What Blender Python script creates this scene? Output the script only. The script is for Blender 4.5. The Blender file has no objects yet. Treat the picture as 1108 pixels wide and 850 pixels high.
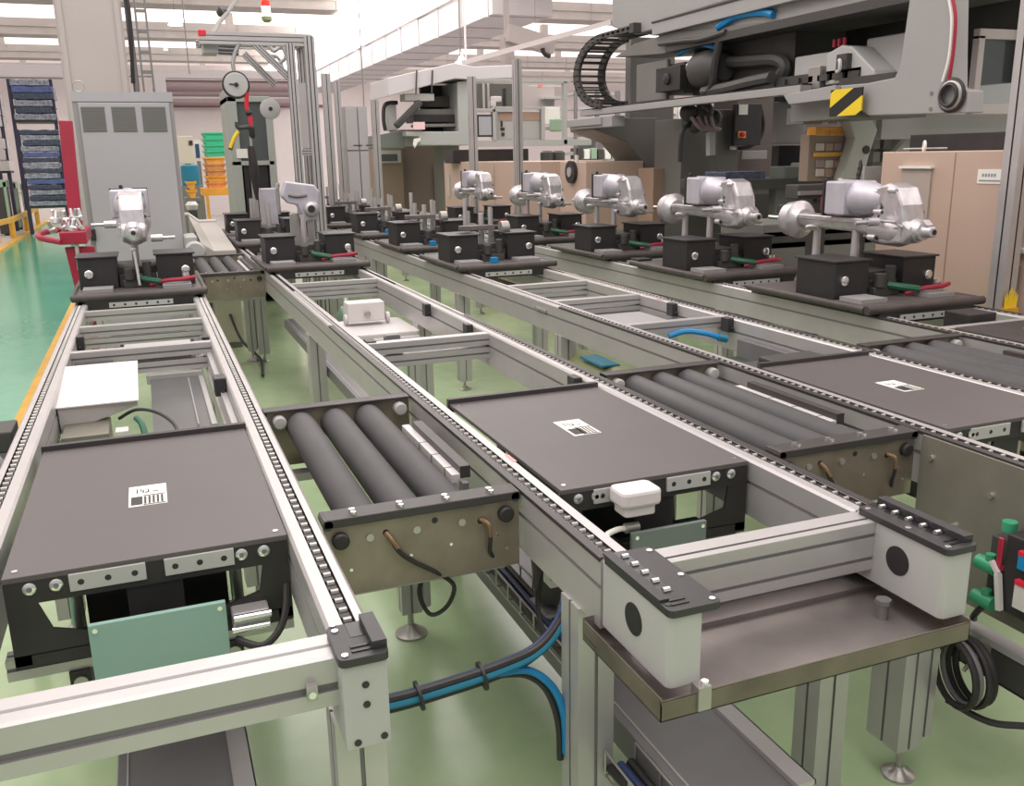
import bpy, bmesh, math, random
from mathutils import Vector, Matrix
random.seed(7)
sc = bpy.context.scene
COL = sc.collection
PI = math.pi
# ------------------------------------------------------------------ camera
F = 990.766
CR = Vector((0.92989906, -0.3673879, -0.01771638))
CU = Vector((0.10793407, 0.22651308, 0.96800933))
CF = Vector((0.35162192, 0.90206317, -0.25028797))
CAM = Vector((0, 0, 1.6))
cd = bpy.data.cameras.new('camera'); co = bpy.data.objects.new('camera', cd); COL.objects.link(co)
m = Matrix((( CR.x, CU.x, -CF.x, 0), (CR.y, CU.y, -CF.y, 0), (CR.z, CU.z, -CF.z, 1.6), (0, 0, 0, 1)))
co.matrix_world = m
cd.sensor_width = 36; cd.lens = F/1108*36; cd.clip_end = 300; cd.clip_start = .05
sc.camera = co

def ray(x, y): return CR*((x-554)/F) - CU*((y-425)/F) + CF
def aY(x, y, Y): d = ray(x, y); return CAM + d*(Y/d.y)
def aX(x, y, X): d = ray(x, y); return CAM + d*(X/d.x)
def aZ(x, y, Z): d = ray(x, y); return CAM + d*((Z-1.6)/d.z)

# ------------------------------------------------------------------ materials
def lin(c):
    c = c/255.
    return c/12.92 if c <= .04045 else ((c+.055)/1.055)**2.4
M = {}
def mat(name, rgb, rough=.5, metal=0., var=.0, scale=6., emit=0., alpha=1., trans=0., bump=0., spec=.5):
    mt = bpy.data.materials.new(name); mt.use_nodes = True
    nt = mt.node_tree; b = nt.nodes['Principled BSDF']
    c = (lin(rgb[0]), lin(rgb[1]), lin(rgb[2]), 1)
    b.inputs['Base Color'].default_value = c
    b.inputs['Roughness'].default_value = rough; b.inputs['Metallic'].default_value = metal
    b.inputs['Specular IOR Level'].default_value = spec
    if emit:
        b.inputs['Emission Color'].default_value = c; b.inputs['Emission Strength'].default_value = emit
    if alpha < 1: b.inputs['Alpha'].default_value = alpha
    if trans: b.inputs['Transmission Weight'].default_value = trans
    if var or bump:
        tc = nt.nodes.new('ShaderNodeTexCoord'); no = nt.nodes.new('ShaderNodeTexNoise')
        no.inputs['Scale'].default_value = scale; no.inputs['Detail'].default_value = 4
        nt.links.new(tc.outputs['Object'], no.inputs['Vector'])
        if var:
            mx = nt.nodes.new('ShaderNodeMix'); mx.data_type = 'RGBA'
            mx.inputs[6].default_value = tuple(max(0, v*(1-var)) for v in c[:3])+(1,)
            mx.inputs[7].default_value = tuple(min(1, v*(1+var)) for v in c[:3])+(1,)
            rp = nt.nodes.new('ShaderNodeMapRange'); rp.inputs[1].default_value = .3; rp.inputs[2].default_value = .7
            nt.links.new(no.outputs['Fac'], rp.inputs[0]); nt.links.new(rp.outputs[0], mx.inputs[0])
            nt.links.new(mx.outputs[2], b.inputs['Base Color'])
        if bump:
            bp = nt.nodes.new('ShaderNodeBump'); bp.inputs['Strength'].default_value = bump
            nt.links.new(no.outputs['Fac'], bp.inputs['Height']); nt.links.new(bp.outputs[0], b.inputs['Normal'])
    M[name] = mt
    return mt
mat('aluminium', (188, 184, 184), .36, .4, .04, 9)
mat('aluminium_dark', (128, 126, 128), .45, .35, .05, 9)
mat('slot', (138, 134, 136), .6, .1)
mat('steel', (176, 172, 168), .32, .6, .12, 5)
mat('stainless', (138, 128, 114), .38, .4, .28, 7)
mat('tray_steel', (150, 142, 140), .34, .55, .2, 5)
mat('chrome', (235, 235, 235), .18, .9)
mat('cap_grey', (180, 179, 177), .45, 0, .03, 5)
mat('black_plastic', (52, 50, 53), .42, 0, .12, 8)
mat('black', (44, 41, 42), .5, 0, .15, 10)
mat('black_gloss', (26, 26, 28), .25)
mat('channel', (66, 60, 60), .55)
mat('plate_dark', (88, 82, 82), .5, .0, .06, 3)
mat('plate_edge', (62, 58, 58), .45, .1, .1, 8)
mat('rubber', (70, 69, 71), .6, 0, .14, 5)
mat('white_plastic', (218, 211, 211), .4)
mat('white_paint', (206, 200, 200), .45, 0, .03, 4)
mat('teal', (138, 170, 160), .4)
mat('cabinet_grey', (174, 172, 177), .5, 0, .02, 2)
mat('cabinet_edge', (150, 147, 148), .5)
mat('vent', (116, 116, 113), .6)
mat('machine_grey', (160, 158, 157), .45, 0, .03, 2)
mat('machine_mid', (120, 118, 114), .5, 0, .05, 2)
mat('machine_dark', (66, 64, 62), .55, 0, .1, 3)
mat('peach', (194, 168, 153), .5, 0, .025, 2)
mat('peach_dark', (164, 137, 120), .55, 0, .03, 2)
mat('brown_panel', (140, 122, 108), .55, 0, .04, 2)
mat('red', (158, 30, 58), .45, 0, .08, 5)
mat('bright_red', (214, 40, 60), .4)
mat('green', (40, 160, 110), .4)
mat('green_dark', (30, 90, 66), .4, 0, .1, 6)
mat('crate_green', (70, 200, 150), .4)
mat('orange', (238, 170, 70), .5, 0, .1, 8)
mat('orange_brown', (214, 150, 92), .6, 0, .2, 12)
mat('yellow', (238, 200, 40), .45)
mat('yellow_paint', (214, 164, 56), .5, 0, .1, 6)
mat('blue', (20, 130, 190), .4)
mat('blue_dark', (44, 62, 104), .45)
mat('teal_blue', (30, 120, 150), .45)
mat('cast', (206, 202, 206), .3, .7, .18, 16, bump=.3)
mat('cast_lilac', (196, 192, 202), .4, .35, .12, 8, bump=.1)
mat('cast_dark', (120, 112, 110), .45, .4, .25, 14)
mat('bronze', (110, 84, 60), .5, .4)
mat('wall_white', (224, 215, 214), .7, 0, .02, 1)
mat('concrete', (180, 174, 170), .8, 0, .06, 2)
mat('concrete_pink', (184, 175, 173), .75, 0, .03, 1.5)
mat('duct', (200, 194, 196), .5, 0, .03, 1)
mat('skylight', (255, 246, 243), .6, emit=1.3)
mat('glare', (255, 252, 248), .6, emit=4.)
mat('lamp', (255, 250, 250), .5, emit=3.)
mat('signal_red', (240, 40, 30), .4, emit=1.2)
mat('pink_mark', (236, 150, 150), .5)
mat('paper', (236, 234, 228), .6)
mat('ink', (50, 48, 48), .6)
mat('grey_label', (150, 148, 148), .6)
mat('film', (138, 144, 156), .25, 0, .5, 16, bump=.8)
mat('film_dark', (64, 72, 92), .25, 0, .5, 20, bump=.6)
mat('film_blue', (84, 98, 150), .25, 0, .3, 14, bump=.5)
mat('screen', (86, 92, 96), .2)
mat('copper', (140, 112, 86), .4, .5)
mat('glass', (210, 216, 216), .08, trans=.95)
# one green floor paint, the brighter light over the work area put into colour
def floor_mat(name, a, b_, rough):
    mt = bpy.data.materials.new(name); mt.use_nodes = True; nt = mt.node_tree; b = nt.nodes['Principled BSDF']
    tc = nt.nodes.new('ShaderNodeTexCoord'); no = nt.nodes.new('ShaderNodeTexNoise'); no.inputs['Scale'].default_value = .9; no.inputs['Detail'].default_value = 6
    n2 = nt.nodes.new('ShaderNodeTexNoise'); n2.inputs['Scale'].default_value = 9; n2.inputs['Detail'].default_value = 5
    mx = nt.nodes.new('ShaderNodeMix'); mx.data_type = 'RGBA'
    mx.inputs[6].default_value = tuple(lin(v) for v in a)+(1,); mx.inputs[7].default_value = tuple(lin(v) for v in b_)+(1,)
    ad = nt.nodes.new('ShaderNodeMath'); ad.operation = 'MULTIPLY_ADD'; ad.inputs[1].default_value = .35
    rp = nt.nodes.new('ShaderNodeMapRange'); rp.inputs[1].default_value = .45; rp.inputs[2].default_value = .9
    nt.links.new(tc.outputs['Object'], no.inputs['Vector']); nt.links.new(tc.outputs['Object'], n2.inputs['Vector'])
    nt.links.new(n2.outputs['Fac'], ad.inputs[0]); nt.links.new(no.outputs['Fac'], ad.inputs[2])
    nt.links.new(ad.outputs[0], rp.inputs[0]); nt.links.new(rp.outputs[0], mx.inputs[0]); nt.links.new(mx.outputs[2], b.inputs['Base Color'])
    b.inputs['Roughness'].default_value = rough; b.inputs['Specular IOR Level'].default_value = .5
    M[name] = mt
floor_mat('floor_lit', (160, 186, 142), (188, 206, 166), .2)
floor_mat('floor_aisle', (62, 152, 116), (92, 172, 138), .16)

# hazard stripes (diagonal, in object space)
def stripes_mat(name, c1, c2, scale):
    mt = bpy.data.materials.new(name); mt.use_nodes = True; nt = mt.node_tree; b = nt.nodes['Principled BSDF']
    tc = nt.nodes.new('ShaderNodeTexCoord'); sp = nt.nodes.new('ShaderNodeSeparateXYZ')
    a1 = nt.nodes.new('ShaderNodeMath'); a1.operation = 'MULTIPLY_ADD'; a1.inputs[1].default_value = .532
    a0 = nt.nodes.new('ShaderNodeMath'); a0.operation = 'SUBTRACT'; a0.inputs[1].default_value = .025
    mu = nt.nodes.new('ShaderNodeMath'); mu.operation = 'MULTIPLY'; mu.inputs[1].default_value = scale
    fr = nt.nodes.new('ShaderNodeMath'); fr.operation = 'FRACT'
    gt = nt.nodes.new('ShaderNodeMath'); gt.operation = 'GREATER_THAN'; gt.inputs[1].default_value = .5
    mx = nt.nodes.new('ShaderNodeMix'); mx.data_type = 'RGBA'
    mx.inputs[6].default_value = tuple(lin(v) for v in c1)+(1,); mx.inputs[7].default_value = tuple(lin(v) for v in c2)+(1,)
    nt.links.new(tc.outputs['Object'], sp.inputs[0]); nt.links.new(sp.outputs[1], a1.inputs[0]); nt.links.new(sp.outputs[2], a0.inputs[0]); nt.links.new(a0.outputs[0], a1.inputs[2])
    nt.links.new(a1.outputs[0], mu.inputs[0]); nt.links.new(mu.outputs[0], fr.inputs[0]); nt.links.new(fr.outputs[0], gt.inputs[0])
    nt.links.new(gt.outputs[0], mx.inputs[0]); nt.links.new(mx.outputs[2], b.inputs['Base Color']); b.inputs['Roughness'].default_value = .45
    M[name] = mt
stripes_mat('hazard', (240, 208, 40), (32, 32, 30), 5.5)

# ------------------------------------------------------------------ mesh helpers
class MB:
    def __init__(s): s.v = []; s.f = []; s.fm = []; s.sm = []
    def add(s, vs, fs, m=0, smooth=False):
        n = len(s.v); s.v += [Vector(v) for v in vs]
        for f in fs: s.f.append([i+n for i in f]); s.fm.append(m); s.sm.append(smooth)
        return s
    def box(s, x0, x1, y0, y1, z0, z1, m=0, mtx=None):
        if x0 > x1: x0, x1 = x1, x0
        if y0 > y1: y0, y1 = y1, y0
        if z0 > z1: z0, z1 = z1, z0
        vs = [Vector(p) for p in ((x0,y0,z0),(x1,y0,z0),(x1,y1,z0),(x0,y1,z0),(x0,y0,z1),(x1,y0,z1),(x1,y1,z1),(x0,y1,z1))]
        if mtx: vs = [mtx @ v for v in vs]
        return s.add(vs, [(3,2,1,0),(4,5,6,7),(0,1,5,4),(1,2,6,5),(2,3,7,6),(3,0,4,7)], m)
    def cbox(s, c, size, m=0, rot=None):
        mt = Matrix.Translation(Vector(c))
        if rot: mt = mt @ Matrix.Rotation(rot[2],4,'Z') @ Matrix.Rotation(rot[1],4,'Y') @ Matrix.Rotation(rot[0],4,'X')
        a, b, c_ = [v/2 for v in size]
        return s.box(-a, a, -b, b, -c_, c_, m, mt)
    def beam(s, p0, p1, w, h, m=0, up=(0,0,1)):
        p0, p1 = Vector(p0), Vector(p1); d = (p1-p0).normalized(); up = Vector(up)
        if abs(d.dot(up)) > .99: up = Vector((0,1,0))
        r = d.cross(up).normalized(); u = r.cross(d)
        vs = []
        for p in (p0, p1):
            for a, b in ((-1,-1),(1,-1),(1,1),(-1,1)): vs.append(p + r*(a*w/2) + u*(b*h/2))
        return s.add(vs, [(3,2,1,0),(4,5,6,7),(0,1,5,4),(1,2,6,5),(2,3,7,6),(3,0,4,7)], m)
    def cyl(s, p0, p1, r, m=0, n=16, r2=None, smooth=True, caps=True):
        p0, p1 = Vector(p0), Vector(p1); r2 = r if r2 is None else r2
        d = (p1-p0).normalized(); a = Vector((0,0,1)) if abs(d.z) < .9 else Vector((1,0,0))
        e1 = d.cross(a).normalized(); e2 = d.cross(e1)
        A = [p0 + (e1*math.cos(2*PI*i/n)+e2*math.sin(2*PI*i/n))*r for i in range(n)]
        B = [p1 + (e1*math.cos(2*PI*i/n)+e2*math.sin(2*PI*i/n))*r2 for i in range(n)]
        k = len(s.v); s.v += A+B
        for i in range(n):
            j = (i+1) % n
            s.f.append([k+i, k+n+i, k+n+j, k+j]); s.fm.append(m); s.sm.append(smooth)
        if caps:
            s.f.append([k+i for i in range(n)]); s.fm.append(m); s.sm.append(False)
            s.f.append([k+n+i for i in reversed(range(n))]); s.fm.append(m); s.sm.append(False)
        return s
    def lathe(s, o, d, prof, m=0, n=20, smooth=True):
        o, d = Vector(o), Vector(d).normalized(); a = Vector((0,0,1)) if abs(d.z) < .9 else Vector((1,0,0))
        e1 = d.cross(a).normalized(); e2 = d.cross(e1); k = len(s.v)
        for t, r in prof:
            for i in range(n): s.v.append(o + d*t + (e1*math.cos(2*PI*i/n)+e2*math.sin(2*PI*i/n))*r)
        for q in range(len(prof)-1):
            for i in range(n):
                j = (i+1) % n
                s.f.append([k+q*n+i, k+(q+1)*n+i, k+(q+1)*n+j, k+q*n+j]); s.fm.append(m); s.sm.append(smooth)
        s.f.append([k+i for i in range(n)]); s.fm.append(m); s.sm.append(False)
        e = k+(len(prof)-1)*n
        s.f.append([e+i for i in reversed(range(n))]); s.fm.append(m); s.sm.append(False)
        return s
    def tube(s, pts, r, m=0, n=8, smooth_path=True, seg=6):
        P = [Vector(p) for p in pts]
        if smooth_path and len(P) > 2:
            Q = []
            for i in range(len(P)-1):
                p0 = P[max(i-1,0)]; p1 = P[i]; p2 = P[i+1]; p3 = P[min(i+2,len(P)-1)]
                for k in range(seg):
                    t = k/seg
                    Q.append(.5*((2*p1)+(p2-p0)*t+(2*p0-5*p1+4*p2-p3)*t*t+(3*p1-p0-3*p2+p3)*t**3))
            Q.append(P[-1]); P = Q
        k = len(s.v); prev = None
        for i, p in enumerate(P):
            d = (P[min(i+1,len(P)-1)]-P[max(i-1,0)]).normalized()
            if prev is None:
                a = Vector((0,0,1)) if abs(d.z) < .9 else Vector((1,0,0)); e1 = d.cross(a).normalized()
            else: e1 = (prev - d*prev.dot(d)).normalized()
            prev = e1; e2 = d.cross(e1)
            for j in range(n): s.v.append(p+(e1*math.cos(2*PI*j/n)+e2*math.sin(2*PI*j/n))*r)
        L = len(P)
        for i in range(L-1):
            for j in range(n):
                q = (j+1) % n
                s.f.append([k+i*n+j, k+i*n+q, k+(i+1)*n+q, k+(i+1)*n+j]); s.fm.append(m); s.sm.append(True)
        s.f.append([k+j for j in reversed(range(n))]); s.fm.append(m); s.sm.append(False)
        s.f.append([k+(L-1)*n+j for j in range(n)]); s.fm.append(m); s.sm.append(False)
        return s
    def prism(s, poly, axis, a0, a1, m=0, mi=None):
        # poly: 2-D points; axis 'X': (y,z), 'Y': (x,z), 'Z': (x,y)
        def p3(p, a):
            return Vector((a,p[0],p[1])) if axis == 'X' else Vector((p[0],a,p[1])) if axis == 'Y' else Vector((p[0],p[1],a))
        n = len(poly); vs = [p3(p,a0) for p in poly]+[p3(p,a1) for p in poly]
        k = len(s.v); s.v += vs
        for i in range(n):
            j = (i+1) % n
            s.f.append([k+i,k+j,k+n+j,k+n+i]); s.fm.append(m if mi is None else mi[i]); s.sm.append(False)
        s.f.append([k+i for i in reversed(range(n))]); s.fm.append(m); s.sm.append(False)
        s.f.append([k+n+i for i in range(n)]); s.fm.append(m); s.sm.append(False)
        return s
    def pbox(s, px0, py0, px1, py1, Y, dep, m=0):
        a = aY(px0,py0,Y); b = aY(px1,py1,Y)
        return s.box(a.x, b.x, Y, Y+dep, b.z, a.z, m)
    def ball(s, c, r, m=0, n=12, sz=1.):
        prof = [(-r*sz*math.cos(PI*i/8), max(1e-4, r*math.sin(PI*i/8))) for i in range(9)]
        return s.lathe(c, (0,0,1), prof, m, n)
    def build(s, name, mats, parent=None, bevel=0., origin=None):
        if not isinstance(mats, (list, tuple)): mats = [mats]
        me = bpy.data.meshes.new(name)
        o_ = Vector(origin) if origin is not None else Vector((0,0,0))
        if parent is not None and origin is None: o_ = parent_world(parent)
        me.from_pydata([v-o_ for v in s.v], [], s.f)
        for mm in mats: me.materials.append(M[mm])
        for p, k, q in zip(me.polygons, s.fm, s.sm): p.material_index = k; p.use_smooth = q
        bm = bmesh.new(); bm.from_mesh(me); bmesh.ops.recalc_face_normals(bm, faces=bm.faces); bm.to_mesh(me); bm.free()
        if any(s.sm):
            try: me.set_sharp_from_angle(angle=math.radians(38))
            except Exception: pass
        ob = bpy.data.objects.new(name, me); COL.objects.link(ob)
        if parent is not None:
            ob.parent = parent; ob.location = o_ - parent_world(parent)
        else: ob.location = o_
        if bevel:
            bv = ob.modifiers.new('bevel', 'BEVEL'); bv.width = bevel; bv.segments = 2; bv.limit_method = 'ANGLE'; bv.angle_limit = math.radians(50); bv.harden_normals = False
        return ob
def parent_world(o):
    p = Vector(o.location)
    while o.parent: o = o.parent; p += Vector(o.location)
    return p
def tag(o, label, cat, group=None, kind=None):
    o['label'] = label; o['category'] = cat
    if group: o['group'] = group
    if kind: o['kind'] = kind
    return o
def thing(name, loc, label, cat, group=None):
    o = bpy.data.objects.new(name, None); COL.objects.link(o); o.location = loc; o.empty_display_size = .1
    return tag(o, label, cat, group)
def struct(o): o['kind'] = 'structure'; return o
def kids(o): return [c for c in bpy.data.objects if c.parent == o]
def dup(root, delta, label=None, group=None):
    def cp(o, par):
        c = o.copy(); COL.objects.link(c)
        if par is not None: c.parent = par
        for ch in list(o.children): cp(ch, c)
        return c
    c = cp(root, None); c.location = Vector(root.location)+Vector(delta)
    if label: c['label'] = label
    if group: c['group'] = group
    return c
def rrect(x0, x1, y0, y1, r, n=4):
    out = []
    for cx, cy, a in ((x1-r,y1-r,0),(x0+r,y1-r,PI/2),(x0+r,y0+r,PI),(x1-r,y0+r,1.5*PI)):
        for i in range(n+1): out.append((cx+r*math.cos(a+PI/2*i/n), cy+r*math.sin(a+PI/2*i/n)))
    return out
def notched(x0, x1, z0, z1, slots, d=.005, w=.008):
    """rectangle section with extrusion grooves; slots: (side, pos)"""
    P = []; I = []
    def run(a, b, horiz, fixed, sgn, side):
        ps = sorted([p for sd, p in slots if sd == side], reverse=(a > b)); s_ = 1 if b > a else -1
        P.append((a, fixed) if horiz else (fixed, a)); I.append(0)
        for p in ps:
            for q, off in ((p-s_*w/2,0),(p-s_*w/2,1),(p+s_*w/2,1),(p+s_*w/2,0)):
                f2 = fixed - sgn*d*off
                P.append((q, f2) if horiz else (f2, q))
            I.extend([1,1,1,0])
    run(x0, x1, True, z0, -1, 'b'); run(z0, z1, False, x1, 1, 'r'); run(x1, x0, True, z1, 1, 't'); run(z1, z0, False, x0, -1, 'l')
    return P, I
def profile(mb, axis, a0, a1, x0, x1, z0, z1, slots, m=0, ms=1, d=.005, w=.008):
    P, I = notched(x0, x1, z0, z1, slots, d, w)
    # material index: the three faces of a groove use ms
    mi = []
    n = len(P)
    for i in range(n):
        p, q = P[i], P[(i+1) % n]
        e = 1e-7
        onb = (abs(p[0]-x0) < e and abs(q[0]-x0) < e) or (abs(p[0]-x1) < e and abs(q[0]-x1) < e) or (abs(p[1]-z0) < e and abs(q[1]-z0) < e) or (abs(p[1]-z1) < e and abs(q[1]-z1) < e)
        mi.append(m if onb else ms)
    return mb.prism(P, axis, a0, a1, m, mi)
def post(mb, cx, cy, w, d_, z0, z1, m=0, ms=1, two=False):
    sl = [('b',cx),('t',cx),('l',cy),('r',cy)]
    if two: sl = [('b',cx-w/4),('b',cx+w/4),('t',cx-w/4),('t',cx+w/4),('l',cy-d_/4),('l',cy+d_/4),('r',cy-d_/4),('r',cy+d_/4)]
    return profile(mb, 'Z', z0, z1, cx-w/2, cx+w/2, cy-d_/2, cy+d_/2, sl, m, ms)
mat('green_hood',(110,134,118),.5)
mat('green_black',(58,66,60),.45,0,.2,10)
mat('olive',(140,146,104),.45)
mat('stainless_dull',(136,132,122),.42,.35,.15,4)
mat('blue_black',(48,46,72),.5)
mat('sage',(150,176,150),.5)
mat('red_brown',(120,70,74),.5)
mat('mauve',(150,130,132),.5)
mat('beige',(196,186,172),.5)
mat('screen_blue',(50,80,110),.2)
mat('sage_grey',(168,172,166),.5)
mat('screen_dark',(84,90,90),.25)
mat('locker_grey',(176,172,174),.5)
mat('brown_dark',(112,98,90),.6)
mat('machine_mid_light',(178,164,154),.5)
mat('black_brown',(66,64,62),.55,0,.2,5)
mat('machine_brown',(104,94,90),.55,0,.06,2)
mat('machine_grey_dark',(104,103,98),.5)
mat('sage_dark',(112,120,112),.5)
mat('pale_grey',(186,186,178),.5)
mat('machine_light',(172,174,172),.5)
mat('green_grey',(110,116,110),.5)
mat('pink_pale',(236,200,204),.6)
mat('dark_window',(92,90,84),.4)
mat('screen_grey',(170,174,182),.3)
mat('brass_green', (150, 160, 120), .5)
mat('slot_dark',(76,72,74),.6,.1)
mat('strip_black',(58,54,55),.4,.1)
mat('bumper',(74,66,64),.55,0,.2,9)
mat('rim_steel',(112,104,92),.42,.35,.25,8)
mat('far_grey',(172,168,166),.35,0,.06,1)
mat('sheet_dark',(104,104,104),.3,.3,.08,4)
mat('teal_grey',(112,122,118),.4)
mat('beige_grey',(178,172,166),.5)
mat('pump_beige',(188,184,164),.5)
mat('green_mid',(60,150,112),.4)
# ================================================================== SETTING
mb = MB(); mb.box(-.855, 7, -3, 17, -.1, 0); struct(mb.build('floor_work_area', 'floor_lit'))
mb = MB(); mb.box(7, 45, -3, 62, -.1, 0); mb.box(-.855, 7, 17, 62, -.1, 0); struct(mb.build('floor_far_bay', 'far_grey'))  # unseen far floor, made grey to cut green bounce onto the ceiling
mb = MB(); mb.box(-.935, -.855, -3, 22, -.1, .001); struct(mb.build('trim_yellow_line', 'yellow_paint'))
mb = MB(); mb.box(-2.62, -.935, -3, 62, -.1, 0); mb.box(-.935,-.855,22,62,-.1,0); struct(mb.build('floor_aisle', 'floor_aisle'))
mb = MB(); mb.box(-9, -2.72, -3, 62, -.1, .04); struct(mb.build('floor_storage', 'concrete'))
mb = MB(); mb.box(-2.72, -2.62, -3, 34, -.1, .045); struct(mb.build('trim_aisle_curb', 'yellow_paint'))
mb = MB(); mb.box(-22, 45, 62, 62.3, -.1, 8); struct(mb.build('wall_back', 'wall_white'))
mb = MB(); mb.box(-9.3, -9, 5, 62, -.1, 8); struct(mb.build('wall_left', 'wall_white'))
mb = MB(); mb.box(45, 45.3, 5, 62, -.1, 8); struct(mb.build('wall_right', 'wall_white'))
mb = MB(); mb.box(-22, 45, -6, 62, 7.6, 7.7); ce = struct(mb.build('ceiling', 'skylight'))
# concrete roof beams across the hall, with daylight panels between them
for i, y in enumerate((15.5, 24.3, 33.2, 42.0, 51.0, 60)):
    mb = MB(); mb.box(-22, 45, y, y+1.2, 6.5, 7.1)
    mb.box(-22, 45, y-.05, y, 6.79, 6.82)
    for k in range(28): mb.box(-22+2.4*k, -21.97+2.4*k, y-.03, y, 6.5, 7.1)
    for k in range(14): mb.box(-20+4.8*k, -19.7+4.8*k, y+.4, y+.7, 7.1, 7.6)
    o = mb.build('ceiling_beam', 'concrete'); struct(o)
# glowing strip standing in for window glare along the hall, and the duct beside it
mb = MB(); mb.box(6.9, 9.6, 24, 60, 6.42, 6.48); o = mb.build('ceiling_glare_strip', 'glare'); struct(o)
mb = MB()
mb.box(9.75, 11.6, 26, 58, 5.5, 6.35)
for k in range(14): mb.box(9.72, 11.63, 26.3+2.4*k, 26.42+2.4*k, 5.47, 6.38)
mb.beam((9.7,26,6.42),(9.7,58,6.42),.1,.1)
for k in range(8): mb.box(10.6,10.64,27+4*k,27.04+4*k,6.35,7.6)
struct(mb.build('ceiling_duct', 'duct'))
# column with pipes
mb = MB(); mb.box(-.62, .0, 10.7, 11.3, 0, 7.5)
mb.box(-.60, -.55, 10.68, 10.7, 0, 7.5); mb.box(-.07, -.02, 10.68, 10.7, 0, 7.5)
struct(mb.build('column', 'concrete_pink'))
t = thing('service_pipes', (.08, 10.8, 0), 'thin conduits and cable ladder running up beside the concrete column', 'pipe')
mb = MB(); mb.cyl((.06,10.8,0),(.06,10.8,7.4),.03,0); mb.build('conduit','aluminium_dark',t)
mb = MB(); mb.box(.12,.14,10.78,10.84,0,7.4); mb.box(.22,.24,10.78,10.84,0,7.4)
for k in range(24): mb.box(.12,.24,10.79,10.82,2.5+.2*k,2.53+.2*k)
mb.build('cable_ladder','aluminium_dark',t)
mb = MB(); mb.tube([(.03,10.75,2.4),(.07,10.72,3.1),(.02,10.75,3.6),(.06,10.75,4.4)],.018,0); mb.build('cable','black',t)

# ------------------------------------------------------------------ line conveyors
ZT = .838; RH = .150; RW = .072
def rail_section(x0, x1, z0, z1, inner):   # inner = +1 when the pallet side is +x
    zs = .777; d = .005
    c = (x0+x1)/2 - inner*.004; hw = .0115
    P = [(x0,z0),(x1,z0),(x1,zs-.004),(x1-d,zs-.004),(x1-d,zs+.005),(x1,zs+.005)]
    mi = [0,0,1,1,1,0]
    rr = .006
    P += [(x1,z1-rr),(x1-rr,z1)]; mi += [0,0]
    P += [(c+hw,z1),(c+hw,z1-.014),(c-hw,z1-.014),(c-hw,z1)]; mi += [2,2,2,0]
    P += [(x0+rr,z1),(x0,z1-rr)]; mi += [0,0]
    P += [(x0,zs+.005),(x0+d,zs+.005),(x0+d,zs-.005),(x0,zs-.005)]; mi += [1,1,1,0]
    return P, mi, c
def foot(mb, x, y, z, m=0):
    mb.cyl((x,y,.015),(x,y,z),.009,m,10); mb.lathe((x,y,0),(0,0,1),[(0,.042),(.008,.042),(.02,.018),(.03,.012)],m,16)
def leg(t, x, y, w=.085, d_=.085, z1=.69, two=False):
    mb = MB(); post(mb, x, y, w, d_, .07, z1, 0, 1, two); o = mb.build('leg', ['aluminium','slot'], t)
    mb = MB(); foot(mb, x, y, .075); mb.build('levelling_foot', 'steel', o)
def crossbeam(t, xa, xb, y, w=.05, h=.05, z1=.836, two=False):
    mb = MB(); sl = [('l', z1-h*.55), ('r', z1-h*.55), ('b', y)]
    if two == 'A':
        mb = MB(); P=[(y-w/2,z1-h),(y+w/2,z1-h),(y+w/2,z1),(y+.004,z1),(y+.002,z1-.003),(y-.004,z1-.003),(y-.006,z1),(y-w/2+.006,z1),(y-w/2,z1-.004),(y-w/2,z1-.046),(y-w/2+.007,z1-.047),(y-w/2+.007,z1-.060),(y-w/2,z1-.061)]
        mb.prism(P,'X',xa,xb,0,[0,0,0,0,1,0,0,0,0,1,1,1,0]); mb.build('cross_beam',['aluminium','slot'],t); return
    if two: sl = [('l', z1-h*.27), ('l', z1-h*.76), ('r', z1-h*.27), ('r', z1-h*.76), ('t', y-w/6)]
    profile(mb, 'X', xa, xb, y-w/2, y+w/2, z1-h, z1, sl, 0, 1)
    mb.build('cross_beam', ['aluminium','slot'], t)
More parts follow.
